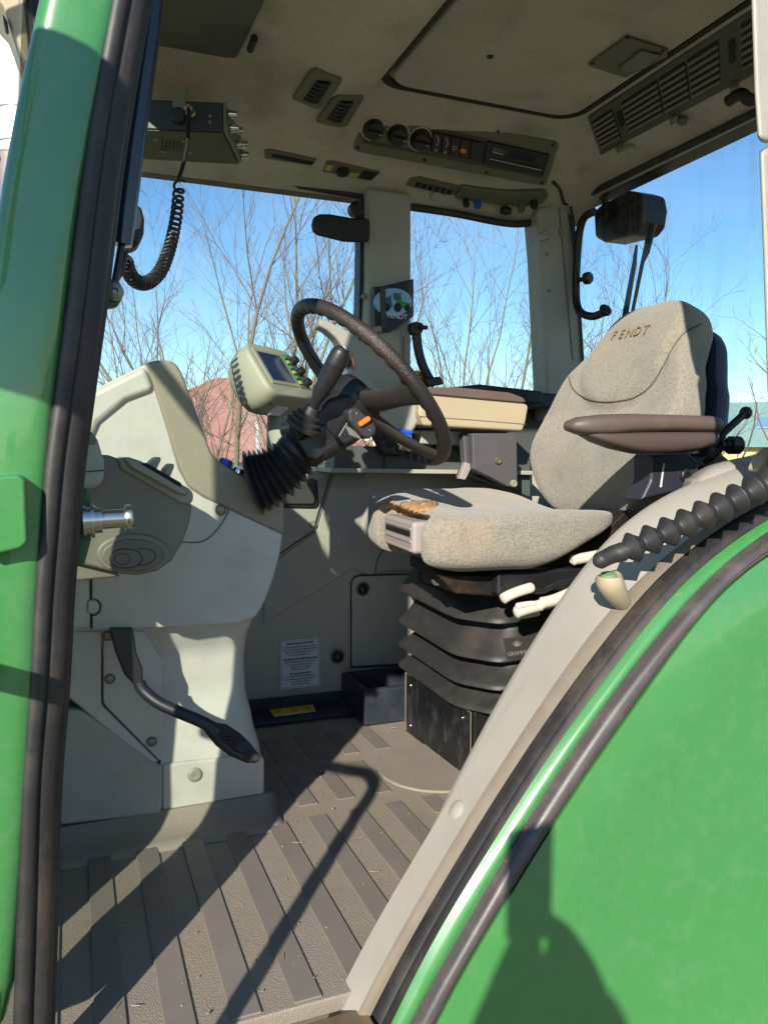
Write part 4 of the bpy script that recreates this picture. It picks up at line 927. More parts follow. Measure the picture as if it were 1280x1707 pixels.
slab('support_plate', M('support_grey', (78, 76, 78), .5, var=.08, bump=.15, bs=300), ar, [(787, 722), (862, 722), (863, 806), (848, 812), (818, 796), (789, 782)], 1.93, .03, .004)
slab('support_arm', M('support_grey', (78, 76, 78), .5), ar, [(772, 722), (788, 722), (788, 780), (776, 800), (766, 797), (775, 772)], 1.97, .03, .004)
slab('support_brace', LILAC, ar, [(776, 770), (788, 775), (776, 800), (766, 798)], 1.95, .02, .002)
screw('support_bolt', ar, PY(830, 768, 1.928), (0, -1, 0), .010)
screw('support_bolt', ar, PY(856, 806, 1.928), (0, -1, 0), .011, PLUG)
lv2 = thing('window_lever', 'curved black window lever standing behind the armrest with a yellow label', 'lever', tuple(PY(725, 642, 2.06)))
tube('lever_arm', BLACK, lv2, smoothpath([PY(694, 545, 2.06), PY(696, 575, 2.06), PY(703, 605, 2.06), PY(716, 632, 2.06), PY(724, 640, 2.06)], 6), .0135, 12)
slab('lever_head', BLACK, lv2, [(685, 540), (692, 535), (704, 537), (708, 543), (706, 552), (698, 560), (687, 555)], 2.045, .03, .005)
tube('lever_pin', BLACK, lv2, polyY([(700, 545), (712, 546)], 2.04), .006, 10)
slab('lever_foot', BLACK, lv2, [(708, 630), (735, 627), (741, 640), (716, 645)], 2.03, .06, .004)
slab('warning_sticker', YELLOW, lv2, [(692, 617), (706, 620), (706, 645), (692, 640)], 2.075, .003, 0)
MB().tube([PY(u, v, 2.074) for u, v in ((699, 622), (703, 631), (695, 630))], .0016, 6, True, True).obj('sticker_triangle', INK, lv2)
# picture plate on the pillar
pl_ = thing('picture_plate', 'dark pillar plate with an oval blue tractor picture', 'plate', tuple(PY(656, 510, 2.07)))
slab('plate', M('plate_dark', (28, 32, 44), .3, coat=.4), pl_, [(622, 478), (640, 476), (690, 464), (690, 527), (650, 553), (623, 553)], 2.075, .012, .003)
cen = [(655+32*math.cos(k*math.pi/16), 503+23*math.sin(k*math.pi/16)) for k in range(32)]
ov = slab('oval_picture', M('oval_blue', (132, 176, 212), .4, var=.2, vs_=40), pl_, cen, 2.0735, .004, 0)
for l, mt in (([(660, 498), (684, 506), (682, 514), (660, 514)], GRNP), ([(655, 488), (668, 488), (670, 500), (656, 500)], M('picture_teal', (50, 92, 110), .5)), ([(634, 500), (652, 492), (654, 512), (636, 514)], M('picture_teal', (50, 92, 110), .5))):
    slab('picture_patch', mt, ov, l, 2.0728, .002, 0)
for u, v, r in ((663, 512, 8), (679, 513, 6), (645, 512, 7)):
    slab('picture_wheel', INK, ov, [(u+r*.8*math.cos(k*math.pi/6), v+r*math.sin(k*math.pi/6)) for k in range(12)], 2.0722, .002, 0)
text('plate_lettering', 'FENDT', INKW, pl_, PY(662, 527, 2.0735), PY(700, 531, 2.07)-PY(600, 520, 2.07), (0, 0, 1), .020, .0003, bold=.0003)
slab('plate_slider', M('slider_grey', (58, 56, 52), .5), pl_, [(634, 478), (643, 476), (644, 545), (636, 548)], 2.068, .008, .002)
slab('plate_foot', LILAC, pl_, [(624, 545), (637, 542), (637, 552), (624, 553)], 2.07, .006, .001)
vis = thing('sun_visor_paddle', 'rounded black paddle on the pillar against the sky', 'visor', tuple(PY(600, 380, 2.09)))
slab('paddle', BLACK, vis, [(521, 372), (524, 360), (534, 355), (550, 355), (596, 363), (606, 360), (618, 365), (617, 402), (600, 402), (575, 401), (530, 390), (522, 383)], 2.07, .02, .008, 3)
lathe('paddle_pivot', BLACK, vis, PY(594, 348, 2.085), (0, -1, 0), [(-.02, .020), (.006, .020), (.012, .012), (.012, 0)], 20)
slab('pivot_foot', BLACK, vis, [(586, 336), (600, 332), (604, 362), (592, 364)], 2.085, .02, .004)
# ================================================================== driver's seat
se = thing('driver_seat', 'worn grey cloth driver seat with torn front edge on rubber-bellows suspension', 'seat', (1.0, 1.62, 0))
# steel base box
bx_ = MB().prism([(.842, 1.545, 0), (.832, 1.91, 0), (1.25, 1.91, 0), (1.25, 1.545, 0)], (0, 0, .168)).obj('base_box', BLACK, se, .003)
fp = MB().prism([(.841, 1.555, .004), (.8315, 1.905, .004), (.8315, 1.905, .166), (.841, 1.555, .166)], (-.004, 0, 0)).obj('base_front_plate', SCUFF, se, .002)
EDGE = M('worn_plate_edge', (150, 138, 118), .5, .5, var=.3)
tube('plate_edge', EDGE, fp, [(.8365, 1.552, .166), (.827, 1.906, .168), (.827, 1.908, .004)], .0016, 6)
tube('plate_edge', EDGE, fp, [(.8365, 1.552, .166), (.8365, 1.552, .004)], .0014, 6)
for y, z in ((1.59, .142), (1.875, .14), (1.875, .03)): screw('plate_rivet', fp, (lerp(.837, .828, (y-1.55)/.35), y, z), (-1, 0, 0), .0055, STEEL)
# rubber bellows: four sharp-edged folds with cut front corners
def fold_ring(z, g):
    x0, x1, y0, y1 = .842-g, 1.26+g, 1.50-g*.6, 1.925+g*.6; c = .075
    pts = [(x0+c*.8, y0), (x1-c, y0), (x1, y0+c), (x1, y1-c), (x1-c, y1), (x0+.03, y1), (x0, y1-.03), (x0+.004, y0+c*1.3)]
    # resample with slightly rounded corners
    out = []
    n = len(pts)
    for i in range(n):
        p = V(pts[i]+(0,)); a = V(pts[i-1]+(0,)); b = V(pts[(i+1) % n]+(0,))
        for t in (.22, .12, .05): out.append(lerp(p, a, t*min(1, .12/max(.02, (a-p).length))*2) if t != .05 else p+((a-p).normalized()+(b-p).normalized())*.006)
        for t in (.12, .22): out.append(lerp(p, b, t*min(1, .12/max(.02, (b-p).length))*2))
    return [V((q.x, q.y, z + .012*(q.x-.84)/.4 + (.010 if q.y > 1.8 else 0))) for q in out]
levels = []
for zt_, zb_ in ((.465, .383), (.372, .296), (.286, .232), (.226, .176)):
    levels += [(zt_, -.012), (zt_-.014, -.004), (lerp(zt_, zb_, .55), .012), (zb_+.013, .030), (zb_+.007, .036), (zb_+.001, .037), (zb_-.002, .032), (zb_-.003, .01), (zb_-.004, -.012)]
MB().rings([fold_ring(z, g) for z, g in levels]).obj('suspension_bellows', BELLOW, se, ang=46)
# the maker's moulded badge
bo = [o for o in se.children if o.name.startswith('suspension_bellows')][0]
bp0, bnn = cast(bo, 862, 1079, .0012)
if bp0:
    bx1, _ = cast(bo, 880, 1077, .0012); xd = V((1, 0, .02)); yd = bnn.cross(xd)
    if yd.z < 0: yd = -yd
    BADGE = M('badge_grey', (118, 110, 98), .5)
    MB().box(bp0+yd*.0, (.062, .001, .045), Matrix((xd, -bnn, yd)).transposed()).obj('badge_field', M('badge_dark', (44, 42, 41), .5), bo)
    text('badge_lettering', 'GRAMMER', BADGE, bo, bp0-yd*.014+bnn*.001, xd, yd, .0125, .0003)
    for i in range(5):
        a = R(35+i*27); MB().tube([bp0+yd*.0+bnn*.0012+(xd*math.cos(a)+yd*math.sin(a))*.002, bp0+bnn*.0012+(xd*math.cos(a)+yd*math.sin(a))*.014], .0012, 6).obj('badge_ray', BADGE, bo)
# mechanism under the cushion
DK = M('dark_mechanism', (30, 26, 24), .6, .3, var=.2, dirt=(110, 72, 44), dirtamt=.55, dirts=12)
box('upper_frame', BLACK, se, (.985, 1.64, .487), (.33, .46, .05), .008)
MB().prism(polyY([(712, 945), (740, 958), (830, 960), (950, 932), (1000, 895), (1045, 850), (1050, 870), (985, 960), (960, 985), (900, 1000), (760, 990), (735, 965)], 1.44), (0, .10, 0)).obj('seat_pan', DK, se, .004)
MB().box(PY(712, 962, 1.80), (.03, .06, .03)).obj('pan_clip', BLACK, se, .004)
tube('front_bar', BLACK, se, [PY(705, 962, 1.86), PY(728, 968, 1.5)], .011, 10)
# cushion
pts, fs = rbox(32, 56, 18, 4.2)
def cushion(p):
    u, v, w_ = p
    X = lerp(.640+.030*v, 1.13, (u+1)/2)
    Y = 1.612+.262*v
    zb = .516+.085*sstep(.05, 1.0, u)+.006*v
    dish = -.048*(1-abs(v)**2.0)*sstep(-1.0, -.1, u)
    if u < -.55 and w_ < .80: X += .055*sstep(-.78, -.70, v)*(1-sstep(.16, .26, v))*(1-sstep(.60, .80, w_))*(1-sstep(-.8, -.55, u))
    zt = .672+.010*sstep(-.6, -.1, u)*(1-sstep(.2, .9, u))+dish+.016*v
    zt -= .010*(1-sstep(-1, -.6, u))
    z = lerp(zb, zt, (w_+1)/2)
    q = V((X, Y, z)); n_ = noise.noise(q*9)*.003+noise.noise(q*26)*.0012
    d = V((u*.3, v*.3, w_)).normalized()
    return q+d*n_
cu_ = MB().add([cushion(p) for p in pts], fs).obj('seat_cushion', SEATF, se, sub=1)
def decal(name, o, poly, mat, parent, step=4, off=.002, amp=0, thick=.0):
    """thin patch lying on a surface, cut to a pixel outline"""
    us = [p[0] for p in poly]; vs_ = [p[1] for p in poly]
    def inside(u, v):
        c = False; j = len(poly)-1
        for i in range(len(poly)):
            (xi, yi), (xj, yj) = poly[i], poly[j]
            if (yi > v) != (yj > v) and u < (xj-xi)*(v-yi)/(yj-yi)+xi: c = not c
            j = i
        return c
    mb = MB(); idx = {}
    nu = int((max(us)-min(us))/step)+1; nv = int((max(vs_)-min(vs_))/step)+1
    def g(i, j):
        if (i, j) not in idx:
            p, n_ = cast(o, min(us)+i*step, min(vs_)+j*step, off)
            if p is None: idx[i, j] = None
            else: idx[i, j] = len(mb.v); mb.v.append(tuple(p+n_*amp*noise.noise(p*70)))
        return idx[i, j]
    for i in range(nu):
        for j in range(nv):
            if inside(min(us)+(i+.5)*step, min(vs_)+(j+.5)*step):
                q = [g(i, j), g(i+1, j), g(i+1, j+1), g(i, j+1)]
                if None not in q: mb.f.append(tuple(q))
    if mb.f: return mb.obj(name, mat, parent, solid=thick)
tp = decal('torn_foam_patch', cu_, [(628, 846), (640, 838), (660, 836), (668, 842), (690, 836), (716, 836), (732, 840), (718, 850), (700, 856), (690, 862), (672, 864), (664, 852), (650, 846), (636, 852)], FOAM, cu_, 2.5, .0015, .006, .003)
if tp: tp['label'] = 'torn yellow foam on the cushion front edge'
def seam(name, o, px, parent, r=.0016, mat=None, off=.0006):
    pts = []
    q = smoothpath([V((a, b, 0)) for a, b in px], 7)
    for a in q:
        p, n_ = cast(o, a.x, a.y, off)
        if p is not None: pts.append(p)
    if len(pts) > 2: return tube(name, mat or M('seam_thread', (88, 82, 72), .9), parent, pts, r, 6)
seam('cushion_seam', cu_, [(668, 845), (665, 858), (672, 866), (700, 870), (708, 868)], cu_)
# grey slide handle let into the cushion front
sh = MB().box((.680, 1.545, .588), (.06, .215, .068), Matrix.Rotation(R(-6), 3, 'Z')).obj('front_handle', LILAC, se, .010, 3)
for z in (.606, .580, .562): MB().box((.6495, 1.545, z), (.004, .19, .005), Matrix.Rotation(R(-6), 3, 'Z')).obj('handle_rib', LILAC, sh, .001)
MB().box((.6505, 1.545, .595), (.003, .18, .012), Matrix.Rotation(R(-6), 3, 'Z')).obj('handle_slot', INK, sh)
# backrest
HV = V((.20, 0, .54)); HL = HV.length; HV.normalize(); TV = V((-HV.z, 0, HV.x))   # up the back, out of its front
B0 = V((1.235, 1.635, .585))
HW = [(0, .220), (.25, .272), (.45, .268), (.60, .244), (.72, .208), (.82, .192), (.92, .178), (1, .165)]
pts, fs = rbox(14, 44, 60, 4.0)
def back(p):
    t, v, h = p                                # t: -1 front
    s = (h+1)/2; hw = interp(HW, s)
    th = interp([(0, .055), (.3, .07), (.7, .066), (.9, .062), (1, .055)], s)
    q = B0+HV*(s*.585)+V((0, v*hw, 0))
    wrap = .045*abs(v)**2.4*(1-sstep(.65, .9, s))+.012*sstep(.0, .3, s)*(1-sstep(.3, .5, s))
    q += TV*(-t*th+wrap)
    if t < 0:                                                  # padded upper section with a crease round it
        rr_ = math.hypot(v/.86, (s-.90)/.43); q += TV*(.012*(1-sstep(.86, 1.02, rr_))-.006*math.exp(-((rr_-1.02)/.06)**2))
    n_ = noise.noise(q*8)*.005+noise.noise(q*24)*.0016
    return q+TV*n_
bk_ = MB().add([back(p) for p in pts], fs).obj('backrest', SEATF, se, sub=1)
seam('backrest_seam', bk_, [(946, 595), (947, 620), (955, 648), (975, 663), (1005, 670), (1040, 667), (1062, 660), (1085, 643), (1105, 612), (1122, 580), (1140, 556), (1168, 540)], bk_, .0022)
for k_, ch in enumerate('FENDT'):
    uu, vv = 1025+k_*13.2, 560-k_*2.4
    p, nn = cast(bk_, uu, vv, .0012)
    if p is None: continue
    xl, _ = cast(bk_, uu-6, vv+1.1, 0); xr, _ = cast(bk_, uu+6, vv-1.1, 0)
    xd = (xr-xl).normalized(); yd = nn.cross(xd); yd = yd if yd.z > 0 else -yd
    text('embroidered_letter', ch, M('tan_thread', (142, 116, 86), .9), bk_, p+nn*.0028, xd, yd, .037, .0004, bold=.0002)
# hard rear shell
pts, fs = rbox(6, 14, 20, 5)
def shell2(p):
    t, v, h = p; s = (h+1)/2; hw = interp(HW, s*.93+.02)*.93
    return B0+HV*(s*.53+.015)+V((0, v*hw, 0))-TV*(.075+t*.03)
MB().add([shell2(p) for p in pts], fs).obj('back_shell', M('back_shell_plastic', (44, 48, 62), .4, var=.05), se)
# near armrest: padded upper and tapering lower shell, lofted along its length
def loft_arm(name, mat, st_, parent):
    rs = []
    for x, zt_, zb_, hw in st_:
        c = V((x, 1.285, (zt_+zb_)/2)); r_ = []
        for k in range(20):
            a = k*math.pi/10; ca, sa = math.cos(a), math.sin(a)
            r_.append(c+V((0, hw*math.copysign(abs(ca)**.7, ca), (zt_-zb_)/2*math.copysign(abs(sa)**.75, sa))))
        rs.append(r_)
    return MB().rings(rs).obj(name, mat, parent, ang=60)
ap = [PY(u, v, 1.25) for u, v in ((963, 708), (975, 698), (1010, 690), (1060, 688), (1200, 694), (1208, 702))]
zt_ = lambda u, v: PY(u, v, 1.25).z
xs = lambda u: PY(u, 720, 1.25).x
am = loft_arm('armrest_pad', BROWN, [(xs(963), zt_(963, 706), zt_(963, 711), .012), (xs(968), zt_(968, 699), zt_(968, 718), .022), (xs(985), zt_(985, 693), zt_(985, 724), .032), (xs(1020), zt_(1020, 689), zt_(1020, 726), .038), (xs(1060), zt_(1060, 688), zt_(1060, 722), .040), (xs(1130), zt_(1130, 690), zt_(1130, 720), .040), (xs(1195), zt_(1195, 692), zt_(1195, 722), .040), (xs(1206), zt_(1206, 695), zt_(1206, 721), .036), (xs(1210), zt_(1210, 702), zt_(1210, 716), .028)], se)
loft_arm('armrest_shell', M('armrest_shell', (80, 67, 62), .45, var=.08, bump=.15, bs=400, bd=.0008), [(xs(990), zt_(990, 718), zt_(990, 726), .018), (xs(1010), zt_(1010, 718), zt_(1010, 737), .028), (xs(1040), zt_(1040, 718), zt_(1040, 748), .034), (xs(1080), zt_(1080, 717), zt_(1080, 757), .036), (xs(1130), zt_(1130, 717), zt_(1130, 757), .036), (xs(1170), zt_(1170, 717), zt_(1170, 753), .036), (xs(1198), zt_(1198, 717), zt_(1198, 744), .034), (xs(1204), zt_(1204, 720), zt_(1204, 735), .028)], se)
slab('armrest_bracket', M('bracket_dark', (42, 42, 52), .45, var=.06), se, [(1085, 757), (1150, 755), (1166, 770), (1166, 800), (1152, 815), (1068, 835), (1085, 800)], 1.33, .06, .008, 3)
slab('bracket_edge', PAPER, se, [(1106, 772), (1108, 772), (1103, 812), (1100, 812)], 1.329, .002, 0)
p = PY(1143, 793, 1.329); k = lathe('bracket_bolt', BLACK, se, p, (0, -1, 0), [(-.002, .015), (.004, .015), (.006, .012), (.006, .007), (.002, .006), (.002, 0)], 20)
# levers and knobs
lathe('tilt_lever_knob', BLACK, se, PY(1243, 688, 1.30), (0, 0, 1), [(-.014, .002), (-.012, .008), (-.006, .0125), (0, .014), (.006, .0125), (.012, .008), (.014, .001)], 20)
tube('tilt_lever', BLACK, se, [PY(1238, 692, 1.30), PY(1205, 722, 1.30), PY(1190, 745, 1.31)], .0085, 10)
lathe('height_knob', BLACK, se, PY(1200, 742, 1.30), (1, -.2, 0), [(0, .010), (.012, .010), (.0125, .013), (.022, .013), (.0225, .020), (.045, .020), (.050, .016), (.050, 0)], 14)
tube('knob_stem', BLACK, se, [PY(1205, 742, 1.30), PY(1188, 762, 1.31), PY(1176, 770, 1.33)], .008, 8)
slab('hinge_plate', BLACK, se, [(1150, 764), (1205, 758), (1215, 766), (1210, 776), (1150, 780)], 1.36, .05, .004)
def whandle(px, y, r, name='seat_lever_handle'):
    return MB().tube(smoothpath(polyY(px, y), 5), [r*k for k in ([.6]+[1]*(5*(len(px)-1)-1)+[.75])], 12).obj(name, WHITEP, se)
whandle([(836, 1000), (850, 992), (868, 985), (888, 979)], 1.40, .0115)
tube('seat_lever', BLACK, se, smoothpath(polyY([(884, 985), (905, 984), (925, 974), (960, 965)], 1.41), 5), .008, 10)
whandle([(858, 1022), (876, 1016), (890, 1012), (902, 1009)], 1.38, .0125)
whandle([(860, 1011), (878, 1008), (892, 1007)], 1.375, .007)
whandle([(900, 1006), (925, 1000), (960, 985)], 1.40, .013)
whandle([(952, 934), (975, 930), (1000, 925)], 1.40, .012)

# ================================================================== two-way radio, its microphone and coiled lead
rd = thing('two_way_radio', 'dark two-way radio box with chrome knobs hung under the roof lining', 'radio', tuple(PZ(320, 240, 1.46)))
zb_ = 1.455
q = [PZ(u, v, zb_) for u, v in ((236, 214), (372, 219), (399, 272), (236, 263))]
rb = MB().prism(q, (0, 0, .062)).obj('radio_case', M('radio_case', (40, 42, 46), .45, var=.08), rd, .003)
MB().prism([lerp(a, sum(q, V())/4, .02)+V((0, 0, -.0005)) for a in q], (0, 0, -.0025)).obj('case_bottom', M('case_olive', (62, 68, 40), .5, .3, var=.12), rd, .001)
e0, e1 = q[1], q[2]; ed = (e1-e0); en = V((ed.y, -ed.x, 0)).normalized(); en = en if en.x > 0 else -en
MB().prism([e0+en*.0005, e1+en*.0005, e1+en*.0005+V((0, 0, .062)), e0+en*.0005+V((0, 0, .062))], en*.006).obj('front_frame', M('front_frame_olive', (120, 124, 84), .4, .5, var=.12), rd, .002)
for t, h in ((.12, .045), (.20, .022), (.50, .040), (.62, .018), (.86, .036), (.90, .014)):
    lathe('knob', CHROME, rd, e0+ed*t+V((0, 0, h))+en*.006, en, [(0, .0065), (.003, .0095), (.012, .0095), (.0125, .0075), (.020, .0075), (.021, .006), (.021, 0)], 18)
bc = sum(q, V())/4
bx_dir = (q[1]-q[0]).normalized(); by_dir = (q[3]-q[0]).normalized()
c0s = PZ(290, 243, zb_-.004)
for i in range(7):
    a = c0s+bx_dir*(i-3)*.0085; MB().tube([a-by_dir*.022, a+by_dir*.022], .0017, 6).obj('speaker_slot', INK, rd)
for u, v in ((260, 231), (306, 234), (272, 251), (317, 253)): screw('case_screw', rd, PZ(u, v, zb_-.003), (0, 0, -1), .005)
cy0 = PZ(300, 216, zb_); nearn = V(((q[1]-q[0]).y, -(q[1]-q[0]).x, 0)).normalized(); nearn = nearn if nearn.y < 0 else -nearn
mb_ = MB().prism([PP(u, v, cy0+nearn*.004, nearn) for u, v in ((284, 150), (312, 150), (308, 186), (290, 186))], -nearn*.004).obj('mounting_bracket', M('bracket_zinc', (120, 118, 100), .45, .5), rd, .001)
lathe('bracket_knob', BLACK, rd, PP(297, 193, cy0+nearn*.002, nearn), nearn, [(0, .016), (.008, .016), (.010, .013), (.010, 0)], 14)
pj = PP(318, 188, cy0+nearn*.001, nearn)
lathe('microphone_plug', M('plug_brass', (150, 138, 112), .35, .8), rd, pj, nearn, [(0, .011), (.006, .011), (.007, .008), (.02, .008), (.022, .0095), (.03, .0095), (.034, .005), (.034, 0)], 18)
for u, v in ((350, 193), (350, 203)): screw('case_screw', rd, PP(u, v, cy0, nearn), nearn, .004)
mk = thing('hand_microphone', 'black hand microphone on a coiled black lead hanging beside the door pillar', 'microphone', tuple(PY(225, 415, 1.24)))
slab('microphone_body', BLACK, mk, [(214, 345), (226, 339), (236, 344), (241, 365), (240, 388), (231, 408), (216, 415), (210, 404)], 1.22, .035, .009, 3)
slab('microphone_face', M('mic_mesh', (24, 26, 28), .6, bump=.8, bs=500), mk, [(231, 348), (237, 362), (236, 385), (230, 392)], 1.225, .03, .003)
slab('talk_key', BLACK, mk, [(222, 384), (234, 378), (233, 394), (226, 406)], 1.212, .012, .003)
lead = [(pj+nearn*.03), PP(314, 205, cy0+nearn*.04, nearn), PY(312, 240, 1.70), PY(305, 275, 1.68), PY(297, 298, 1.66)]
tube('lead', BLACK, mk, smoothpath(lead, 8), .0042, 8)
axis = smoothpath([PY(u, v, y) for u, v, y in ((299, 302, 1.66), (297, 330, 1.64), (294, 360, 1.61), (288, 392, 1.57), (279, 425, 1.52), (265, 455, 1.46), (245, 471, 1.40), (226, 468, 1.35), (214, 452, 1.31), (209, 434, 1.28))], 30)
cum = [0]
for a, b in zip(axis, axis[1:]): cum.append(cum[-1]+(b-a).length)
turns = 34; hel = []; prev = None
for i, c in enumerate(axis):
    t = (axis[min(i+1, len(axis)-1)]-axis[max(i-1, 0)]).normalized()
    if prev is None: a, _ = frame(t)
    else: a = (prev-t*prev.dot(t)).normalized()
    prev = a
for k in range(turns*12+1):
    s = k/(turns*12); s2 = s**.86
    t = cum[-1]*s2; j = max(0, min(len(cum)-2, next((i for i in range(len(cum)-1) if cum[i+1] >= t), len(cum)-2)))
    c = lerp(axis[j], axis[j+1], (t-cum[j])/max(1e-9, cum[j+1]-cum[j])); tg = (axis[j+1]-axis[j]).normalized()
    a = tg.cross(V((.3, .9, .1))).normalized(); b = tg.cross(a)
    ph = k*2*math.pi/12; hel.append(c+(a*math.cos(ph)+b*math.sin(ph))*.0098)
tube('coiled_lead', BLACK, mk, hel, .0030, 7)
tube('lead', BLACK, mk, smoothpath([hel[-1], PY(206, 425, 1.26), PY(203, 416, 1.25), PY(212, 408, 1.24)], 6), .0042, 8)

# ================================================================== things seen through the rear window
wlmp = thing('work_lamp', 'black rear work lamp box outside the rear window', 'lamp', tuple(PX(1040, 400, 1.6)))
MB().prism([PX(u, v, 1.575) for u, v in ((988, 352), (1000, 340), (1046, 316), (1066, 322), (1070, 345), (1066, 375), (1054, 390), (1004, 403), (990, 395))], (.10, 0, 0)).obj('lamp_box', BLACK, wlmp, .012, 3)
MB().prism([PX(u, v, 1.68) for u, v in ((1055, 322), (1080, 325), (1090, 330), (1088, 358), (1076, 392), (1056, 388))], (.05, 0, 0)).obj('lamp_front', BLACK, wlmp, .008)
screw('lamp_bolt', wlmp, PX(1025, 383, 1.575), (-1, 0, 0), .008, BLACK)
tube('lamp_bracket', BLACK, wlmp, [PX(1010, 340, 1.60), PX(1000, 322, 1.57)], .012, 8)
rh = thing('rear_window_handle', 'curved black handle with knob on the rear window', 'handle', tuple(PX(985, 525, 1.48)))
tube('handle_bar', BLACK, rh, smoothpath([PX(u, v, 1.475) for u, v in ((990, 352), (974, 362), (966, 385), (962, 430), (960, 480), (962, 508), (970, 522), (988, 527), (1004, 521), (1011, 514))], 6), [.012]*48+[.013, .015, .018, .020, .020, .019, .016], 12)
lathe('handle_knob', BLACK, rh, PX(962, 467, 1.475), (.3, -1, 0), [(0, .007), (.03, .007), (.031, .018), (.044, .019), (.050, .015), (.050, 0)], 18)
wpz = thing('rear_wiper', 'thin black wiper blade and arm on the rear window', 'wiper', tuple(PX(1048, 520, 1.53)))
tube('wiper_blade', BLACK, wpz, [PX(1061, 408, 1.535), PX(1057, 440, 1.535), PX(1041, 530, 1.535)], [.004, .007, .009], 8)
tube('wiper_arm', BLACK, wpz, [PX(1088, 372, 1.55), PX(1077, 420, 1.55), PX(1071, 436, 1.55), PX(1052, 530, 1.55)], [.012, .010, .006, .005], 8)
# ================================================================== outdoors
ZG = -1.0
gm = M('yard_ground', (122, 112, 88), .95, var=.25, vs_=.4, dirt=(84, 104, 56), dirtamt=.7, dirts=.25, bump=.5, bs=6, bd=.03)
gr = MB().box((0, 0, ZG-.5), (1600, 1600, 1.0)).obj('ground', gm); gr['kind'] = 'structure'
BARK = M('grey_green_bark', (122, 114, 90), .9, var=.25, vs_=8, bump=.5, bs=60, bd=.004)
TWIG = M('twig_bark', (116, 103, 88), .9, var=.2, vs_=10)
def stem(mbs, p, d, ln, r, lvl, rng, tip):
    """one tapering shoot; side shoots leave it all along and get shorter towards its tip"""
    n = (10, 6, 4, 3)[lvl]; pts = [p.copy()]; rs = [r]; dd = d.copy(); kids = []
    for i in range(n):
        dd = (dd+V((rng.uniform(-1, 1), rng.uniform(-1, 1), rng.uniform(-.35, .7)))*(.12, .15, .19, .22)[lvl]).normalized()
        p = p+dd*ln/n; t = (i+1)/n; pts.append(p.copy()); rs.append(max(.0016, r*(1-t*(1-tip))))
        if lvl < 3 and t > (.22, .12, .05)[lvl] and rng.random() < (.95, .92, .80)[lvl]: kids.append((p.copy(), dd.copy(), rs[-1], t))
        if lvl in (0, 1) and t > .45 and rng.random() < .55: kids.append((p.copy(), dd.copy(), rs[-1], t))
    mbs[0 if lvl < 1 else 1].tube(pts, rs, (8, 5, 4, 3)[lvl], caps=False)
    for kp, kd, kr, t in kids:
        a, b = frame(kd); th = rng.uniform(0, 2*math.pi); sp_ = rng.uniform(.45, 1.0) if lvl else rng.uniform(.55, 1.05)
        nd = (kd+(a*math.cos(th)+b*math.sin(th))*sp_+V((0, 0, .12))).normalized()
        stem(mbs, kp, nd, ln*rng.uniform(.26, .46)*(1.15-.55*t), max(.0022, kr*rng.uniform(.38, .58)), lvl+1, rng, .3)
def tree(name, label, loc, stems, height, r, seed, lean=.25, up=1.0, maxl=4, group=None):
    rng = random.Random(seed); t = thing(name, label, 'tree', loc, group); mbs = [MB(), MB()]
    a0 = rng.uniform(0, 6.28)
    for k in range(stems):
        a = a0+k*6.283/stems+rng.uniform(-.5, .5); ln_ = lean*rng.uniform(.5, 1.3); d = V((math.cos(a)*ln_, math.sin(a)*ln_, 1)).normalized()
        stem(mbs, V(loc)+V((math.cos(a)*.1, math.sin(a)*.1, -.05)), d, height*rng.uniform(.8, 1.05), r*rng.uniform(.7, 1.1), 0, rng, .12)
    mbs[0].obj('trunk', BARK, t, ang=80); mbs[1].obj('crown', TWIG, t, ang=80)
def ground_at(u, dist): d = ray(u, 756); d = V((d.x, d.y, 0)).normalized()*dist; return (d.x, d.y, ZG)
GRP = 'bare trees outside the cab windows'
tree('bare_tree', 'many-stemmed bare tree in front of the red-roofed house', ground_at(415, 10.5), 7, 5.4, .048, 11, .48, 1.0, 4, GRP)
tree('bare_tree', 'bare tree with pale upright stems between house and middle pillar', ground_at(540, 11.5), 5, 5.8, .044, 23, .36, 1.0, 4, GRP)
tree('bare_tree', 'spreading bare tree partly hidden by the green door pillar', ground_at(300, 12), 4, 4.4, .036, 5, .7, .8, 4, GRP)
tree('bare_tree', 'slender bare tree seen left in the rear side window', ground_at(735, 11.5), 6, 5.2, .036, 31, .42, 1.0, 4, GRP)
tree('bare_tree', 'low twiggy bare tree seen right in the rear side window', ground_at(865, 13), 6, 4.2, .032, 47, .42, 1.0, 4, GRP)
tree('bare_tree', 'thin bare tree behind the rear pillar and wiper', ground_at(1010, 13), 2, 4.8, .04, 3, .3, 1.0, 4, GRP)
tree('bare_tree', 'bare tree with long side branches beyond the rear window', ground_at(1300, 11), 4, 4.6, .05, 77, .75, .35, 4, GRP)
tree('bare_shrub', 'dense leafless shrub in front of the house roof', ground_at(372, 8.5), 8, 2.7, .018, 61, .5, 1.0, 4, GRP)
for i, (u, dd, h, sd) in enumerate(((345, 18, 4.8, 101), (500, 20, 6.2, 102), (800, 19, 5.4, 104))):
    tree('far_bare_tree', ['thin distant bare tree over the house roof', 'tall distant bare tree right of the house', 'distant bare tree behind the armrest'][i], ground_at(u, dd), 3, h, .045, sd, .25, 1.0, 3, 'distant bare trees')
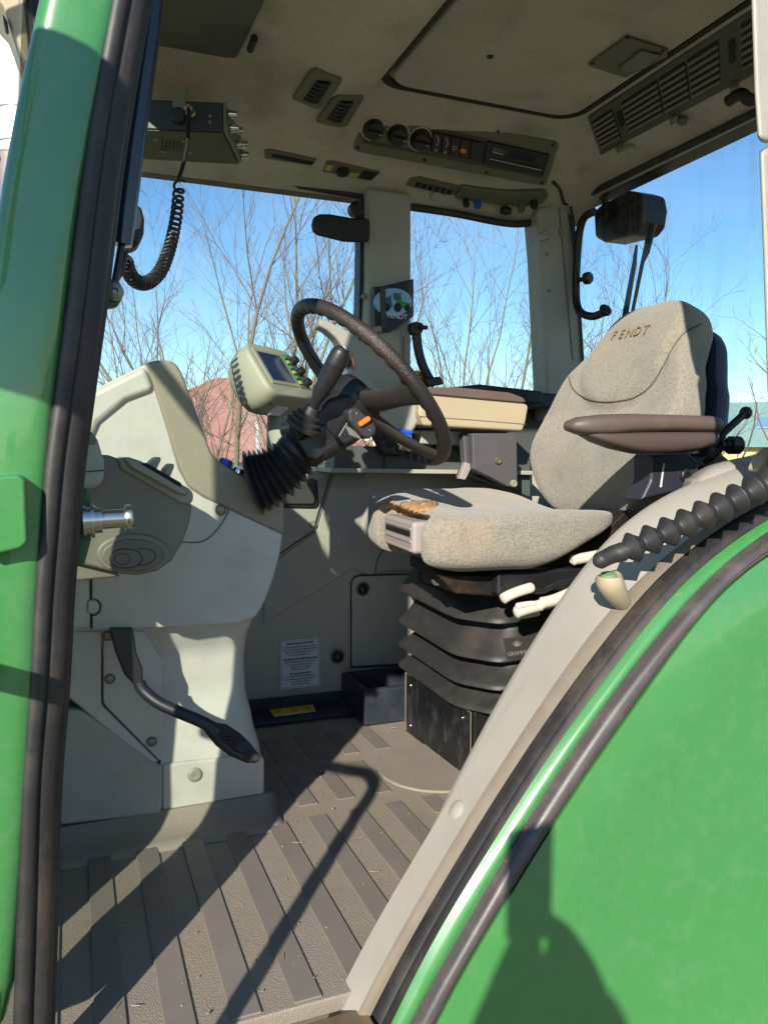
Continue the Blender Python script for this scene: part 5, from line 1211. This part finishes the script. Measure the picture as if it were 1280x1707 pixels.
# red-roofed house
def house():
    c = V(ground_at(380, 34)); hx = (V((c.x, c.y, 0)).normalized()); sx_ = V((hx.y, -hx.x, 0))
    t = thing('house', 'pale house with faded pink-red tiled hip roof behind the trees', 'house', tuple(c))
    def L(a, b, z): return c+sx_*a+hx*b+V((0, 0, z))
    w, d, h = 6.2, 5.0, 1.55
    MB().prism([L(-w, -d, 0), L(w, -d, 0), L(w, d, 0), L(-w, d, 0)], (0, 0, h)).obj('wall', M('house_render', (200, 184, 160), .8), t)
    e = .45; rz = 4.95
    A = [L(-w-e, -d-e, h-.1), L(w+e, -d-e, h-.1), L(w+e, d+e, h-.1), L(-w-e, d+e, h-.1), L(-.5, 0, rz), L(.5, 0, rz)]
    rt_ = bpy.data.materials.new('roof_tiles'); rt_.use_nodes = True; N = rt_.node_tree.nodes; Lk = rt_.node_tree.links
    tcx = N.new('ShaderNodeTexCoord'); br = N.new('ShaderNodeTexBrick'); br.inputs['Scale'].default_value = 3.2
    br.inputs['Color1'].default_value = lin((188, 134, 122))+(1,); br.inputs['Color2'].default_value = lin((170, 116, 104))+(1,); br.inputs['Mortar'].default_value = lin((132, 90, 82))+(1,)
    Lk.new(tcx.outputs['Object'], br.inputs[0]); Lk.new(br.outputs[0], N['Principled BSDF'].inputs['Base Color']); N['Principled BSDF'].inputs['Roughness'].default_value = .85
    ro = MB().add(A, [(0, 1, 5, 4), (1, 2, 5), (2, 3, 4, 5), (3, 0, 4), (3, 2, 1, 0)]).obj('roof', rt_, t, smooth=False)
    MB().box(L(1.6, 1.2, rz-.9), (.5, .5, 1.2)).obj('chimney', M('chimney_brick', (150, 92, 78), .85), ro)
    for a in (-3, -1, 1.2, 3.1):
        wn = MB().prism([L(a-.5, -d-.03, .5), L(a+.5, -d-.03, .5), L(a+.5, -d-.03, 1.3), L(a-.5, -d-.03, 1.3)], hx*.06).obj('window', PAPER, t)
        MB().prism([L(a-.43, -d-.045, .57), L(a+.43, -d-.045, .57), L(a+.43, -d-.045, 1.23), L(a-.43, -d-.045, 1.23)], hx*.02).obj('window_glass', M('dark_pane', (40, 48, 56), .1, coat=.5), wn)
house()
# barn with pale green roof
def barn():
    c = V(ground_at(1165, 46)); hx = V((c.x, c.y, 0)).normalized(); sx_ = V((hx.y, -hx.x, 0))
    t = thing('barn', 'long barn with pale grey-green metal roof and tan wall beyond the rear window', 'barn', tuple(c))
    def L(a, b, z): return c+sx_*a+hx*b+V((0, 0, z))
    x0, x1, d, h, rz = -14, 5.2, 7.0, 2.15, 4.9
    MB().prism([L(x0, 0, 0), L(x1, 0, 0), L(x1, 2*d, 0), L(x0, 2*d, 0)], (0, 0, h)).obj('wall', M('barn_block', (206, 184, 128), .85, var=.1), t)
    RF = M('barn_roof_metal', (142, 170, 160), .55, var=.06, vs_=1.5)
    ro = MB().add([L(x0-.4, -.5, h-.05), L(x1+.4, -.5, h-.05), L(x1+2.4, d, rz), L(x0-.4, d, rz), L(x0-.4, 2*d+.5, h-.05), L(x1+.4, 2*d+.5, h-.05)], [(0, 1, 2, 3), (3, 2, 5, 4), (0, 3, 4), (1, 5, 2), (0, 4, 5, 1)]).obj('roof', RF, t, smooth=False)
    for i in range(26):
        a = lerp(x0-.4, x1+.3, i/25); MB().prism([L(a, -.5, h-.02), L(a+.07, -.5, h-.02), L(a+.07+2*(a-x0)/(x1-x0), d, rz+.03), L(a+2*(a-x0)/(x1-x0), d, rz+.03)], (0, 0, .04)).obj('roof_seam', RF, ro)
    for a in (-10.4, -5.6, -.8, 2.9):
        sk_ = MB().prism([L(a, 2.2, lerp(h, rz, .36)+.02), L(a+2.3, 2.2, lerp(h, rz, .36)+.02), L(a+2.5, 3.9, lerp(h, rz, .587)+.02), L(a+.2, 3.9, lerp(h, rz, .587)+.02)], (0, 0, .08)).obj('skylight', M('skylight_blue', (120, 158, 190), .3), ro)
    for i in range(8):
        a = -12+i*2.3; MB().prism([L(a, -.03, 1.75), L(a+.5, -.03, 1.75), L(a+.5, -.03, 2.0), L(a, -.03, 2.0)], hx*.05).obj('wall_lamp', PAPER, t)
    MB().box(L(x1-.05, -.2, 1.0), (.12, .12, 2.2)).obj('downpipe', PAPER, t)
barn()
pole = MB().tube([ground_at(430, 24), V(ground_at(430, 24))+V((0, 0, 3.6))], .06, 8).obj('white_pole', PAPER)
tag(pole, 'slim white pole in front of the house roof', 'pole')

# ================================================================== the photographer behind the camera, with the telephone, whose shadow falls on the wheel guard
def photographer():
    me = bpy.data.meshes.new('person'); vs_, es, rad = [], [], []
    def chain(pts, start=None):
        prev = start
        for x, y, z, r in pts:
            vs_.append((x, y, z)); rad.append(r); k = len(vs_)-1
            if prev is not None: es.append((prev, k))
            prev = k
        return prev
    X0, Y0 = -.31, -.44
    pel = chain([(X0, Y0, -.08, .15)])
    chest = chain([(X0, Y0, .08, .14), (X0, Y0+.01, .26, .165), (X0, Y0+.01, .38, .15)], pel)
    neck = chain([(X0, Y0+.01, .47, .07), (X0+.005, Y0+.03, .54, .06)], chest)
    chain([(X0+.005, Y0+.045, .60, .088), (X0+.005, Y0+.045, .68, .10), (X0+.005, Y0+.035, .755, .07)], neck)
    for s in (-1, 1):
        chain([(X0+s*.10, Y0, -.18, .105), (X0+s*.12, Y0+.02, -.52, .075), (X0+s*.13, Y0, -.90, .055), (X0+s*.13, Y0+.03, -.965, .05), (X0+s*.14, Y0+.16, -.975, .04)], pel)
        h = chain([(X0+s*.19, Y0, .38, .075), (X0+s*.21, Y0+.08, .19, .066), (X0+.07+s*.085, Y0+.24, .36, .082), (X0+.18+s*.05, -.12, .56, .066), (X0+.205+s*.042, -.080, .635, .052)], chest)
        x, y, z = vs_[h]
        for i, (dx, dz) in enumerate(((-.004, .072), (.0, .058), (.0, .042), (.0, .026))):
            chain([(x-s*.010, y+.02, z+dz*.5-.005, .0095), (x-s*.030, y+.032, z+dz*.75, .0085), (x-s*.048, y+.030, z+dz*.8, .0075)], h)
        chain([(x-s*.012, y-.010, z+.030, .011), (x-s*.034, y-.004, z+.052, .009)], h)
    me.from_pydata(vs_, es, []); o = bpy.data.objects.new('person', me); scn.collection.objects.link(o)
    sk = o.modifiers.new('skin', 'SKIN'); sk.use_smooth_shade = True
    for i, r in enumerate(rad): me.skin_vertices[0].data[i].radius = (r, r)
    me.skin_vertices[0].data[0].use_root = True
    sb_ = o.modifiers.new('sub', 'SUBSURF'); sb_.levels = 2; sb_.render_levels = 2
    dg = bpy.context.evaluated_depsgraph_get(); m2 = bpy.data.meshes.new_from_object(o.evaluated_get(dg))
    bpy.data.objects.remove(o)
    m2.materials.clear()
    for mt in (M('dark_jacket', (52, 56, 66), .85, bump=.4, bs=160, bd=.003), M('work_trousers', (60, 66, 84), .9), M('skin', (206, 160, 134), .55), M('boot_leather', (48, 40, 34), .6)): m2.materials.append(mt)
    for p in m2.polygons:
        c = p.center
        p.material_index = 2 if (c.z > .515 and (c.y < -.3 or c.z > .615)) else (0 if c.z > -.10 or (c.y > Y0+.12 and c.z > 0) else (1 if c.z > -.90 else 3))
        p.use_smooth = True
    person = bpy.data.objects.new('person', m2); scn.collection.objects.link(person)
    tag(person, 'person in dark jacket standing in front of the doorway holding up a telephone', 'person')
    hx, hy, hz = X0+.005, Y0+.045, .66
    # short brown hair: a shell over the back and top of the head
    rows = []
    for i in range(9):
        th = R(8+i*12); row = []
        for k in range(24):
            a = k*2*math.pi/24; front = max(0, math.sin(a)); t2 = min(th, R(62) if front > .3 else R(104))
            row.append(V((hx+.098*math.sin(t2)*math.cos(a), hy-.006+.112*math.sin(t2)*math.sin(a), hz+.002+.125*math.cos(t2))))
        rows.append(row)
    MB().grid(rows, closed_u=True).obj('hair', M('brown_hair', (58, 44, 34), .8, bump=.8, bs=120, bd=.004), person, solid=.008)
    for s in (-1, 1):
        MB().lathe((hx+s*.034, hy+.089, hz+.012), (0, 1, 0), [(-.012, .004), (-.006, .012), (.002, .0125), (.008, .008), (.010, .001)], 14).obj('eye', M('eye_white', (220, 216, 210), .3), person)
        MB().tube([(hx+s*.098, hy-.005, hz+.03), (hx+s*.106, hy-.018, hz+.01), (hx+s*.098, hy-.008, hz-.025)], [.010, .013, .008], 8).obj('ear', MATS['skin'], person)
    MB().tube([(hx, hy+.093, hz+.015), (hx, hy+.108, hz-.010), (hx, hy+.112, hz-.022), (hx, hy+.098, hz-.030)], [.008, .011, .014, .009], 10).obj('nose', MATS['skin'], person)
    MB().tube([(hx-.024, hy+.086, hz-.055), (hx, hy+.094, hz-.053), (hx+.024, hy+.086, hz-.055)], [.004, .007, .004], 8).obj('mouth', M('lips', (168, 100, 92), .5), person)
photographer()
ph = MB().box((-.098, -.030, .722), (.076, .009, .160)).obj('telephone', M('phone_black', (24, 24, 26), .25, coat=.4), None, .004, 3)
tag(ph, 'black telephone held upright in front of the photographer', 'telephone')

# ================================================================== crumbs of dried mud and bits of straw on the mat
rng = random.Random(5); cr = MB()
for i in range(230):
    x, y = rng.uniform(-.02, .85), rng.uniform(1.0, 1.95)
    s = rng.uniform(.0007, .0019)*(1 if rng.random() < .93 else 1.8); z = .004
    a = rng.uniform(0, 6.28)
    if rng.random() < .12:
        l = rng.uniform(.008, .026); d = V((math.cos(a), math.sin(a), 0)); p = V((x, y, z+.001)); cr.tube([p-d*l/2, p+d*l/2+V((0, 0, .001))], .0007, 4)
    else: cr.box((x, y, z+s*.3), (s*rng.uniform(.8, 1.7), s, s*.8), Matrix.Rotation(a, 3, 'Z'))
co = cr.obj('floor_crumbs', M('dry_mud', (146, 130, 108), .95, var=.3, vs_=60))
tag(co, 'crumbs of dried mud and straw scattered on the floor mat', None, None, 'stuff')
